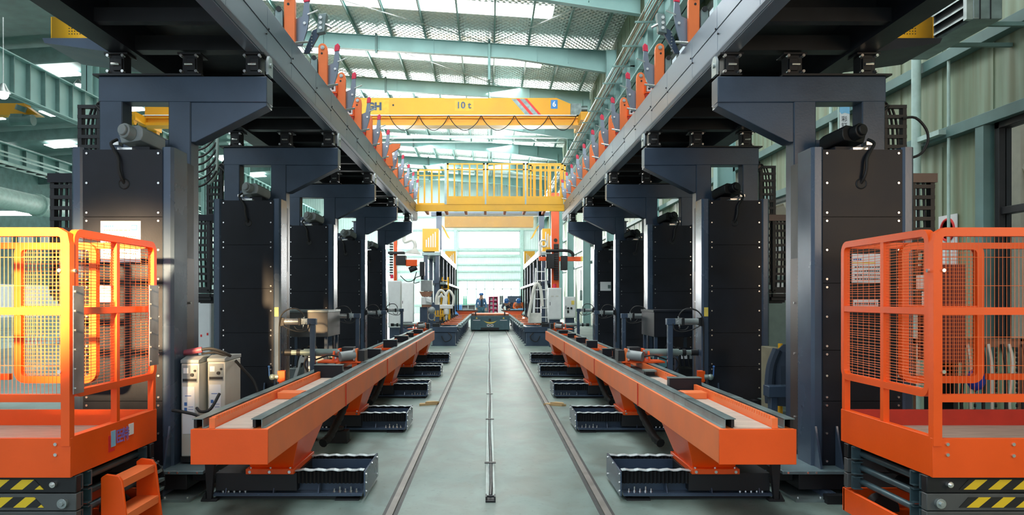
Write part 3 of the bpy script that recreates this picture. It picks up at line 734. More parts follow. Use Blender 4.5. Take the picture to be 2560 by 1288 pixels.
b = MB(); b.box(PX(905, YC), PX(972, YC), -.006, 0, PZ(286, YC), PZ(250, YC)); b.build('decal', sticker, root)
text('GH', .50, navy2, root, (PX(936, YC), -.012, PZ(267, YC)), (R(90), 0, 0), bold=.03)
b = MB(); b.box(PX(1377, YC), PX(1394, YC), -.006, 0, PZ(272, YC), PZ(250, YC)); b.build('number_plate', mat('blue_plate', (.03, .22, .60), .4), root)
text('6', .36, white, root, (PX(1385.5, YC), -.012, PZ(261, YC)), (R(90), 0, 0), bold=.008)
for i, (a, c, m) in enumerate(((1278, 1290, railgrey), (1290, 1299, inkr), (1299, 1311, railgrey), (1311, 1318, inkr))):
    b = MB(); k = 36
    b.prism([(PX(a, YC), PZ(247, YC)), (PX(c, YC), PZ(247, YC)), (PX(c + k, YC), PZ(288, YC)), (PX(a + k, YC), PZ(288, YC))], 'y', -.006, 0); b.build('slanted_stripe', m, root)
b = MB(); b.cyl((PX(983, YC), -.01, PZ(263, YC)), (PX(983, YC), .0, PZ(263, YC)), .05, 12); b.build('hole', dark, root)
# crane in the left bay
root = thing('bay_crane', 'yellow crane girder with green hoist in the left bay', 'crane', (0, 30, 0))
b = MB(); b.box(-34, PX(60, 30), 0, .45, PZ(287, 30), PZ(258, 30)); b.prism([(PX(60, 30), PZ(287, 30)), (PX(96, 30), PZ(287, 30)), (PX(60, 30), PZ(262, 30))], 'y', 0, .45); b.build('box_girder', yellow2, root)
b = MB(); b.cyl((PX(42, 30), -.3, PZ(305, 30)), (PX(95, 30), -.3, PZ(305, 30)), .22, 14); b.box(PX(45, 30), PX(75, 30), -.5, -.1, PZ(312, 30), PZ(292, 30)); b.cyl((PX(62, 30), -.3, PZ(282, 30)), (PX(66, 30), -.3, PZ(270, 30)), .2, 12); b.build('hoist', teal2, root)
# ------------------------------------------------------------------ orange conveyor beams on slide boxes
BZ0, BZ1, BY0, BY1 = .447, .655, 4.4, 17.95
BOXY = [5.25, 7.92, 10.65, 13.5, 16.4]
for s in (-1, 1):
    B = lambda: MB(s); L = BY1 - BY0
    root = thing('support_beam', 'long orange support beam on the %s of the floor rails' % SIDE[s], 'beam', (XC, BY0, 0))
    b = B(); b.box(1.344, 1.80, .012, L, BZ0, BZ1 - .006); b.build('beam_body', orange_l, root, .004)
    b = B(); b.box(1.342, 1.802, 0, .012, BZ0 - .002, BZ1); b.build('end_plate', orange, root, .002)
    b = B(); b.box(1.344, 1.372, .012, L, BZ1 - .006, BZ1); b.box(1.36, 1.80, .012, 3.0, BZ1 - .006, BZ1 - .002); b.build('top_edge', orange_l, root)
    b = B(); b.box(1.336, 1.344, 5.2, 5.206, BZ0, BZ1); b.box(1.336, 1.344, 2.4, 2.406, BZ0, BZ1); b.box(1.336, 1.344, 9.0, 9.006, BZ0, BZ1); b.build('joint_seam', red, root)
    b = B(); b.box(1.44, 1.665, .03, 2.9, BZ1 - .004, BZ1 + .004); b.build('wooden_liner', wood, root)
    b = B(); b.box(1.44, 1.665, 2.9, L, BZ1 - .004, BZ1 + .003); b.build('dark_liner', dark, root)
    # two cover rails, bent steel strips in lengths
    for u, hook in ((1.388, 1), (1.742, 1)):
        b = B(); y = .04; i = 0
        while y < L - .3:
            ln = [.9, .32, .75, .3, .62, 1.2][i % 6]; e = min(L, y + ln) - .004
            b.box(u, u + .005, y, e, BZ1, BZ1 + .055 + .002 * (i % 2)); b.box(u, u + .066, y, e, BZ1 + .052 + .002 * (i % 2), BZ1 + .057 + .002 * (i % 2))
            b.box(u - .022, u, y, e, BZ1, BZ1 + .003); y += ln; i += 1
        b.build('cover_rail', railgrey, root)
        b = B(); b.box(u + .042, u + .060, .05, L - .2, BZ1, BZ1 + .05); b.build('guide_rail', dark, root)
    b = B(); b.box(1.676, 1.700, .06, L - .2, BZ1, BZ1 + .045)
    y = .06
    while y < 9: b.box(1.676, 1.698, y, y + .026, BZ1 + .045, BZ1 + .066); y += .042
    b.box(1.668, 1.702, .03, .06, BZ1, BZ1 + .062); b.build('toothed_rack', orange_l, root)
    # legs
    for i, yb in enumerate(BOXY):
        c = yb + .31 - BY0; d = -.0
        b = B(); t0, t1 = c - .38, c + .42
        if t1 > L: t1 = L - .02
        b.loft([(1.43, c - .27, .225), (1.73, c - .27, .225), (1.73, c + .25, .225), (1.43, c + .25, .225)], [(1.362, t0, BZ0), (1.78, t0, BZ0), (1.78, t1, BZ0), (1.362, t1, BZ0)])
        lg = b.build('leg', orange, root, .003)
        b = B(); b.box(1.41, 1.75, c - .32, c + .30, .188, .226); f = b.build('foot_flange', orange, lg, .003)
        b = B()
        for u in (1.44, 1.58, 1.72): b.cyl((u, c - .328, .206), (u, c - .318, .206), .011, 8); b.cyl((u, c - .30, .226), (u, c - .30, .236), .010, 8)
        b.build('flange_bolt', bright, lg)
# slide boxes
def slide_box(s):
    root = thing('slide_box', '', 'slide unit', (0, 0, 0)); B = lambda: MB(s)
    b = B(); b.box(.93, 2.0, .03, .60, .028, .045); b.box(.93, 2.0, .012, .14, .028, .04); b.build('base_flange', navy2, root)
    b = B(); b.box(.94, 1.99, .12, .14, .04, .185); b.box(.94, 1.99, .50, .52, .04, .185); b.build('web_plate', navy, root)
    b = B(); b.prism([(.0, .0 + .03), (.0, .205), (.60, .212), (.62, .18), (.62, .03)], 'x', .905, .915)
    b.build('end_plate', navy2, root)
    b = B()
    for y, z in ((.03, .06), (.03, .12), (.03, .18), (.3, .2), (.55, .19), (.55, .06)): b.cyl((.898, y, z), (.906, y, z), .008, 8)
    b.build('end_bolt', bright, root)
    for k, y in enumerate((.02, .52)):
        b = B(); n = 34; p = []
        for i in range(n + 1):
            u = .925 + (1.40 - .925) * i / n; p.append((u, y + (.0 if i % 2 else .022)))
        q = [(u, yy + .05) for u, yy in reversed(p)]
        b.prism(p + q, 'z', .115, .205); b.build('bellows', bellow, root)
        b = B(); vs = []; n = 16
        for i in range(n):
            u0 = .92 + (1.41 - .92) * i / n; u1 = .92 + (1.41 - .92) * (i + 1) / n; a = .206 + .004 * math.sin(i * 1.9 + k); c = .206 + .004 * math.sin((i + 1) * 1.9 + k) 
            b.prism([(u0, a), (u1, c), (u1, c + .004), (u0, a + .004)], 'y', y - .004 + .003 * math.sin(i), y + .058)
        b.build('bellows_strip', bstrip, root)
    b = B(); b.box(1.40, 1.98, .04, .56, .06, .186); b.build('slide_carriage', dark, root)
    for u in (1.24, 1.56, 1.9):
        b = B(); b.prism([(.02, .045), (.12, .045), (.12, .18), (.10, .18)], 'x', u, u + .008); b.build('rib_plate', navy2, root)
    b = B(); b.cyl((0, 0, 0), (0, 0, .012), .012, 8); b.cyl((0, 0, 0), (0, 0, .042), .006, 8); bo = b.build('anchor_bolt', bright, root)
    first = True
    for k, u in enumerate([.98, 1.02, 1.06, 1.10, 1.14, 1.78, 1.82, 1.86, 1.90, 1.94]):
        q = bo if first else bo.copy()
        if not first: C.objects.link(q); q.parent = root
        q.location = (s * u, .075, .040); q.scale = (1, 1, 1.0 if k % 2 else .65); first = False
    b = B(); b.box(1.0, 1.98, .06, .5, .0, .028); b.box(.95, 1.12, -.005, .16, .0, .012); b.build('shim_plate', dark, root)
    b = B(); b.prism([(1.955, .44), (2.045, .44), (2.02, .012), (1.99, .012)], 'y', -.02, .02); b.box(1.95, 2.06, -.03, .03, 0, .014); b.prism([(2.03, .014), (2.06, .014), (2.03, .07)], 'y', -.02, .02); b.build('stand_bracket', dark, root)
    return root
for s in (-1, 1):
    p = slide_box(s)
    for i, y in enumerate(BOXY):
        o = p if i == 0 else copy_tree(p)
        placed(o, (XC, y, 0), 'floor slide box with black bellows under the %s orange beam, %s from the front' % (SIDE[s], ORD[i] if i < 4 else 'farthest'), 'slide boxes under the %s orange beam' % SIDE[s])
    # long floor track for the columns
    root = thing('floor_track', 'long grey green floor track under the %s row of gantry columns' % SIDE[s], 'track', (XC, 5.2, 0))
    b = MB(s); b.box(2.13, 2.36, 0, 14.5, 0, .018); b.box(2.72, 3.2, 0, 14.5, 0, .018); b.build('track_plate', railgrey, root)
    b = MB(s); b.prism([(2.36, 0), (2.45, 0), (2.45, .03), (2.43, .058), (2.38, .058), (2.36, .03)], 'y', .02, 14.5); b.build('track_rail', navy2, root)
    b = MB(s); b.box(2.33, 2.50, -.05, .02, 0, .06); b.box(2.50, 2.75, -.03, .1, 0, .05); b.build('track_stop', dark, root)
    b = MB(s)
    for y in [.06 + .5 * i for i in range(28)]:
        for u in (2.17, 2.33): b.cyl((u, y, .018), (u, y, .025), .008, 6)
    b.build('track_bolt', bright, root)
    # floor drag chain loop in front of the column base
    root = thing('drag_chain', 'looped black cable drag chain on the floor at the foot of the nearest %s column' % SIDE[s], 'cable chain', (XC, 4.95, 0))
    n = 15; cu, cz, r = 2.58 if s > 0 else 2.42, .185, .16
    pts = [(cu + .75 - .07 * i, cz + r) for i in range(10)] + [(cu + r * math.cos(a), cz + r * math.sin(a)) for a in [math.pi / 2 + math.pi * i / 9 for i in range(1, 9)]] + [(cu + .07 * i, cz - r) for i in range(11)]
    for (x0, z0), (x1, z1) in zip(pts, pts[1:]):
        b = MB(s); dx, dz = x1 - x0, z1 - z0; l = math.hypot(dx, dz); nx, nz = -dz / l * .022, dx / l * .022
        q = [(x0 + nx, z0 + nz), (x1 + nx, z1 + nz), (x1 - nx, z1 - nz), (x0 - nx, z0 - nz)]
        b.prism(q, 'y', 0, .014); b.prism(q, 'y', .10, .114)
        e = [(x0 + nx, z0 + nz), (x0 + nx + dx * .35, z0 + nz + dz * .35), (x0 - nx + dx * .35, z0 - nz + dz * .35), (x0 - nx, z0 - nz)]
        b.prism(e, 'y', .012, .102, 1); b.build('chain_link', [dark, railgrey], root)
    # corrugated cable sleeves hanging below the beam
    for yb, wh in ((7.92, 'second'), (10.65, 'third')):
        b = MB(s); P = [(1.50, yb - .15, .42), (1.50, yb - .32, .36), (1.51, yb - .62, .24), (1.54, yb - .90, .12), (1.58, yb - 1.05, .08)]
        Q = []
        for a, c in zip(P, P[1:]): Q += [tuple(a[k] + (c[k] - a[k]) * t / 6 for k in range(3)) for t in range(6)]
        b.tube(Q, [.042 if i % 2 else .034 for i in range(len(Q))], 10); o = b.build('cable_sleeve', rubber); o.location = (XC, 0, 0)
        tag(o, 'black corrugated cable sleeve under the %s orange beam before the %s slide box' % (SIDE[s], wh), 'cable sleeve')
b = MB(); b.box(-.09, .09, -.08, .08, 0, .115); b.cyl((0, 0, .115), (0, 0, .15), .05, 12); b.box(-.10, .10, -.09, .09, 0, .01)
o = b.build('rubber_block', rubber, bevel=.006); o.location = (-1.50, 7.42, 0); tag(o, 'black rubber block on the floor beside the left orange beam', 'block')
b = MB(); b.box(-.06, .06, -.05, .05, 0, .10); b.box(-.07, .07, -.06, .06, 0, .01); b.box(-.03, .03, -.03, .03, .1, .12)
o = b.build('rubber_block', rubber, bevel=.005); o.location = (-1.82, 7.5, 0); tag(o, 'small black block half hidden under the left orange beam', 'block')
# ------------------------------------------------------------------ things standing on the orange beams
def on_beam(yb, z=BZ1): return (H - z) * K / (yb - VY)
def blk(s, x0, x1, yt, yb, label, m=black, kind='stop_block', oz=0):
    Y = on_beam(yb); X0, X1 = PX(x0, Y), PX(x1, Y); h = PZ(yt, Y) - BZ1
    if s < 0: X0, X1 = max(X0, XC - 1.80), min(X1, XC - 1.40)
    root = thing(kind, label, 'block', ((X0 + X1) / 2, Y, BZ1 + .002)); w = (X1 - X0) / 2
    b = MB(); z0 = .035 if oz else 0
    b.box(-w, w, 0, .09, z0, h - .006); b.build('block_body', m, root, .003)
    b = MB(); b.box(-w - .003, w + .003, -.004, .094, h - .006, h); b.build('top_plate', railgrey, root, .001)
    if oz: b = MB(); b.box(-w - .02, w + .02, -.02, .11, 0, .035); b.build('orange_base', orange, root, .003)
    return root
blk(-1, 785, 855, 913, 946, 'black steel stop block nearest the camera on the left orange beam')
blk(-1, 906, 951, 873, 896, 'black stop block just behind the grey motor on the left orange beam')
blk(-1, 958, 992, 850, 876, 'black block on orange base, in the middle of the left orange beam', oz=1)
blk(-1, 986, 1020, 840, 856, 'wide black block behind the orange based block on the left beam')
blk(-1, 1016, 1033, 832, 843, 'small black block near the far end of the left orange beam')
blk(-1, 1033, 1056, 824, 839, 'farthest black block on the left orange beam', oz=1)
blk(1, 1674, 1754, 945, 981, 'black steel stop block nearest the camera on the right orange beam')
blk(1, 1507, 1531, 872, 892, 'black stop block just behind the grey motor on the right orange beam')
blk(1, 1467, 1494, 852, 877, 'black block on orange base, in the middle of the right orange beam', oz=1)
blk(1, 1441, 1466, 844, 858, 'wide black block behind the orange based block on the right beam')
blk(1, 1420, 1440, 834, 845, 'small black block near the far end of the right orange beam')
blk(1, 1397, 1420, 826, 839, 'farthest black block on the right orange beam', oz=1)
for s, x0, x1 in ((-1, 693, 752), (1, 1712, 1768)):
    Y = 5.7; b = MB(); X0, X1 = PX(x0, Y), PX(x1, Y); w = (X1 - X0) / 2
    b.box(-w, w, 0, .16, 0, .05); b.box(-w + .01, w - .01, .16, .38, 0, .02); o = b.build('cross_block', orange_l, bevel=.004); o.location = ((X0 + X1) / 2, Y, BZ1 + .004)
    tag(o, 'low orange cross block between the rails of the %s orange beam' % SIDE[s], 'block')
Y = on_beam(940); b = MB(); b.box(-.06, .06, 0, .14, .035, .05); b.box(-.045, .045, .02, .12, 0, .035, 1); o = b.build('small_table', [cylg, dark]); o.location = (PX(1627, Y), Y, BZ1 + .005); tag(o, 'small green topped block between the rails of the right orange beam', 'block')
Y = on_beam(897); root = thing('spool_roller', 'dark flanged spool roller standing on the right orange beam', 'roller', (PX(1539, Y), Y, BZ1 + .003))
b = MB(); b.cyl((0, 0, 0), (0, 0, .02), .055, 16); b.cyl((0, 0, .02), (0, 0, .1), .04, 16); b.cyl((0, 0, .1), (0, 0, .13), .055, 16); b.build('spool', dark, root)
# motor carriage with long cylinder
def carriage(s):
    root = thing('motor_carriage', '', 'carriage', (0, 0, 0)); B = lambda: MB(s); z = BZ1 + .06
    b = B(); b.box(1.46, 1.94, 0, .30, z, z + .018); b.box(1.50, 1.56, .02, .26, BZ1 + .002, z); b.box(1.70, 1.74, .02, .26, BZ1 + .03, z); b.build('carriage_base', orange, root, .003)
    b = B(); b.prism([(0, z + .018), (.20, z + .018), (.20, z + .04), (.10, z + .16), (0, z + .16)], 'x', 1.50, 1.52); b.box(1.50, 1.70, .05, .06, z + .018, z + .05); b.build('upright_plate', orange_l, root, .002)
    b = B(); b.cyl((1.535, .04, z + .09), (1.68, -.05, z + .075), .055, 20); b.build('drive_motor', greyp, root)
    b = B(); b.cyl((1.70, .12, z + .11), (2.12, .12, z + .11), .042, 18); b.cyl((2.12, .12, z + .11), (2.30, .12, z + .11), .030, 14); b.build('long_cylinder', cylg, root)
    b = B(); b.cyl((2.26, .12, z + .11), (2.334, .12, z + .11), .036, 14); b.cyl((2.16, .12, z + .11), (2.2, .12, z + .11), .04, 14); b.build('shaft_end', dark, root)
    b = B(); b.prism([(0, z + .018), (.22, z + .018), (.22, z + .12), (.14, z + .16), (0, z + .16)], 'x', 1.69, 1.715); b.prism([(0, z + .018), (.22, z + .018), (.16, z + .13), (.06, z + .13)], 'x', 1.76, 1.78); b.build('bearing_plate', orange, root, .002)
    b = B(); b.box(1.42, 1.49, .02, .24, z + .018, z + .14); b.box(1.56, 1.69, .1, .26, z + .02, z + .17); b.build('gearbox', dark, root, .003)
    b = B()
    for u, y, q in ((1.53, -.0, z + .15), (1.53, .0, z + .04), (1.70, -.01, z + .14), (1.735, -.01, z + .06)): b.cyl((u, y - .012, q), (u, y + .01, q), .012, 8)
    b.build('carriage_bolt', bright, root)
    b = B(); b.tube([(1.70, .0, z + .07), (1.80, -.03, z + .09), (1.90, -.02, z + .06), (1.98, .0, z + .03)], .010, 6); b.tube([(1.98, .1, z + .02), (2.06, .06, z + .06), (2.10, .04, z - .02), (2.05, .06, z - .12)], .008, 6)
    b.build('hose', rubber, root)
    b = B(); b.box(2.08, 2.11, .09, .15, .207, z + .07); b.build('support_post', navy, root)
    return root
for s in (-1, 1):
    p = carriage(s); placed(p, (XC, 8.26, 0), 'grey motor and long cylinder on an orange carriage, nearer one on the %s orange beam' % SIDE[s])
    q = copy_tree(p); placed(q, (XC, 17.3, 0), 'grey motor and long cylinder carriage at the far end of the %s orange beam' % SIDE[s])
# clamp cylinders reaching from the columns
def clamp_cyl(s):
    root = thing('clamp_cylinder', '', 'cylinder', (0, 0, 0)); B = lambda: MB(s); z = 1.18
    b = B(); b.box(1.948, 2.003, .0, .06, .20, 1.145); b.box(1.925, 2.03, -.02, .08, .188, .202); b.build('post', navy2, root, .003)
    b = B(); b.box(1.935, 2.03, -.005, .07, 1.145, 1.215); b.build('post_head', navy, root, .004)
    b = B(); b.cyl((2.13, .03, z), (2.285, .03, z), .036, 20); b.build('cylinder_barrel', bright if s < 0 else steel, root)
    b = B(); b.box(2.10, 2.13, -.01, .07, z - .042, z + .042); b.box(2.285, 2.31, -.01, .07, z - .045, z + .045); b.box(2.31, 2.338, -.0, .06, z - .05, z + .05); b.build('cylinder_flange', dark, root, .003)
    b = B(); b.box(2.03, 2.10, .0, .06, z - .03, z + .035); b.cyl((2.06, -.02, z - .01), (2.06, .0, z - .01), .022, 10); b.cyl((2.075, .03, z + .035), (2.075, .03, z + .06), .012, 8); b.cyl((2.07, -.01, z - .03), (2.07, -.01, z - .07), .009, 8); b.build('valve_block', greyp if s > 0 else steel, root, .003)
    b = B(); b.tube([(2.075, .02, z + .05), (2.085, .01, z + .09), (2.13, .0, z + .135), (2.20, -.01, z + .145), (2.28, -.015, z + .11), (2.325, -.02, z + .03), (2.335, -.02, z - .15), (2.335, -.02, z - .55)], .008, 6)
    b.tube([(2.06, -.02, z - .05), (2.08, -.02, z - .09), (2.14, -.02, z - .085), (2.17, -.02, z - .05)], .006, 6); b.tube([(2.0, -.01, z - .02), (2.02, -.02, z - .09), (2.10, -.02, z - .11), (2.2, -.02, z - .09), (2.29, -.01, z - .05)], .007, 6); b.build('hose', rubber, root)
    return root
for s in (-1, 1):
    p = clamp_cyl(s)
    for i in range(1, 5):
        o = p if i == 1 else copy_tree(p)
        placed(o, (XC, 5.36 + 2.8 * i, 0), 'clamp cylinder on a navy post at the %s gantry column, %s row' % (ORD[i] if i < 4 else 'farthest', SIDE[s]), 'clamp cylinders of the %s row' % SIDE[s])
# valves on orange brackets
for s in (-1, 1):
    for i, wh in ((1, 'second'), (2, 'third')):
        Y = 5.42 + 2.8 * i - .14; root = thing('air_valve', 'air valve with blue handle on an orange bracket, %s %s column' % (wh, SIDE[s]), 'valve', (XC, Y, 0)); B = lambda: MB(s)
        b = B(); b.box(2.28, 2.34, .06, .14, .42, .64); b.box(2.27, 2.35, .05, .06, .52, .64); b.build('orange_bracket', orange, root, .003)
        b = B(); b.cyl((2.34, .05, .575), (2.43, .03, .575), .028, 12); b.ball((2.40, .02, .575), .035, 10); b.build('valve_body', cylg, root)
        b = B(); b.cyl((2.43, .02, .58), (2.435, .02, .68), .007, 8); b.ball((2.435, .02, .69), .014, 8); b.build('blue_handle', inkb, root)
        b = B(); b.tube([(2.36, .0, .56), (2.34, -.02, .48), (2.36, .0, .40), (2.40, .03, .3), (2.44, .05, .1)], .008, 6); b.build('hose', rubber, root)
# hood boxes and machinery between second and third columns
for s in (-1, 1):
    hm = mat('brushed_hood_steel', (.16, .155, .15), .35, .6, .3, 3) if s < 0 else black
    root = thing('extraction_hood', '%s box hood between the second and third %s gantry columns' % ('Brushed steel' if s < 0 else 'Black steel', SIDE[s]), 'hood', (XC, 9.75, 0))
    if s < 0: root['label'] = 'brushed grey box hood between the second and third left gantry columns'
    else: root['label'] = 'black box hood between the second and third right gantry columns'
    b = MB(s); b.box(2.15, 2.78, 0, .8, .93, 1.255); b.build('hood_box', hm, root, .004)
    b = MB(s); b.box(2.14, 2.79, -.01, .8, 1.255, 1.285); b.build('hood_lip', steel if s < 0 else black, root, .002)
    b = MB(s); b.box(2.16, 2.2, .02, .06, .2, .93); b.box(2.73, 2.77, .02, .06, .2, .93); b.box(2.16, 2.2, .7, .74, .2, .93); b.box(2.73, 2.77, .7, .74, .2, .93); b.box(2.1, 2.8, 0, .78, .02, .2); b.build('hood_stand', navy, root)
    root = thing('pump_unit', '%s motor pump unit below the box hood, %s row' % ('grey' if s < 0 else 'teal', SIDE[s]), 'pump', (XC, 9.85, .205))
    mm = greyp if s < 0 else mat('teal_motor', (.10, .24, .26), .35)
    b = MB(s); b.cyl((2.30, .0, .40), (2.30, .34, .40), .075, 18); b.cyl((2.30, -.02, .40), (2.30, .0, .40), .082, 18); b.build('motor', mm, root)
    b = MB(s); b.box(2.22, 2.70, .0, .5, 0, .3); b.build('tank', dark if s > 0 else steel, root, .006)
    b = MB(s)
    if s > 0: b.box(2.50, 2.71, -.01, .02, .33, .58)
    else: b.prism([(2.62, .05), (2.66, .05), (2.52, .50), (2.48, .50)], 'y', -.05, -.03); b.cyl((2.5, -.06, .42), (2.5, -.02, .42), .04, 14); b.box(2.36, 2.47, -.06, .1, .3, .5)
    b.build('panel', black if s > 0 else white, root, .002)
    if s > 0:
        b = MB(s); b.box(2.53, 2.61, -.013, -.01, .43, .54); b.build('label_plate', paper, root)
        b = MB(s); b.box(2.64, 2.675, -.013, -.01, .43, .54); b.build('label_plate', greyp, root)
    b = MB(s)
    for k in range(4): b.tube([(2.3 + .07 * k, .05, .45), (2.34 + .07 * k, -.03, .62 - .02 * k), (2.42 + .06 * k, -.05, .5), (2.45 + .06 * k, -.05, .32)], .009, 6)
    b.build('hose', rubber, root)
# ------------------------------------------------------------------ notices on columns
def dashes(root, x0, x1, y, z, m, n, h=.01, seed=1):
    r = random.Random(seed); b = MB(); x = x0
    while x < x1 - .004:
        l = r.uniform(.4, 1.2) * (x1 - x0) / n; b.box(x, min(x + l * .7, x1), y - .0006, y, z - h / 2, z + h / 2); x += l
    return b.build('print_line', m, root)
Y = 5.425
root = thing('notice_board', 'white notice sheet with blue heading on the nearest left column', 'notice', at(302, 610, Y)); k = Y / K
b = MB(); b.box(-50 * k, 50 * k, -.004, .002, -46 * k, 57 * k); b.build('sheet', paper, root)
dashes(root, -42 * k, -8 * k, -.004, 44 * k, inkb, 5, .014, 3); dashes(root, -42 * k, 24 * k, -.004, 34 * k, inky, 6, .009, 4)
b = MB(); b.box(27 * k, 42 * k, -.005, -.004, 33 * k, 48 * k); b.build('blue_square', inkb, root)
text('03', .032, paper, root, (34.5 * k, -.0055, 40.5 * k), (R(90), 0, 0), bold=.001)
for i in range(4): dashes(root, -38 * k, 38 * k, -.004, (18 - 14 * i) * k, inkk, 9, .008, 10 + i)
root = thing('notice_board', 'small white and purple paper notice low on the nearest left column', 'notice', at(268, 735, Y))
b = MB(); b.box(-18 * k, 30 * k, -.004, .002, -22 * k, 22 * k); b.build('sheet', paper, root)
b = MB(); b.box(28 * k, 31 * k, -.005, .002, -22 * k, 22 * k); b.box(-18 * k, 30 * k, -.005, -.004, -22 * k, -19 * k); b.build('purple_edge', inkp, root)
root = thing('notice_board', 'white information sheet with yellow band on the nearest right column', 'notice', at(2166, 671, Y))
b = MB(); b.box(-37 * k, 37 * k, -.004, .002, -36 * k, 36 * k); b.build('sheet', paper, root)
dashes(root, -33 * k, -12 * k, -.004, 22 * k, inkb, 4, .012, 5); b = MB(); b.box(-36 * k, 22 * k, -.005, -.004, 12 * k, 15 * k); b.build('yellow_band', inky, root)
for i in range(4): dashes(root, -30 * k, 33 * k, -.004, (3 - 10 * i) * k, inkk, 10, .010, 20 + i)
root = thing('notice_board', 'narrow white notice with a row of printed signs, lower on the nearest right column', 'notice', at(2164, 758, Y))
b = MB(); b.box(-31 * k, 31 * k, -.004, .002, -9 * k, 9 * k); b.build('sheet', paper, root)
dashes(root, -28 * k, 27 * k, -.004, -2 * k, inkk, 9, .022, 30)
root = thing('notice_board', 'pale sheet on the farthest right column', 'notice', at(1514, 716, 16.62))
b = MB(); b.box(-.12, .12, 0, .008, -.10, .10); b.build('sheet', paper, root); b = MB(); b.box(.05, .115, -.002, 0, -.05, .03); b.build('photo', railgrey, root)
for s, x in ((-1, 706), (1, 1749)):
    Y2 = 8.215; o = MB(); o.box(-.022, .022, -.003, .003, -.05, .05); q = o.build('warning_sticker', inky); q.location = at(x, 780, Y2); q.location.x = XC + s * 2.385
    tag(q, 'yellow warning sticker on the inner post of the second %s column' % SIDE[s], 'sticker')
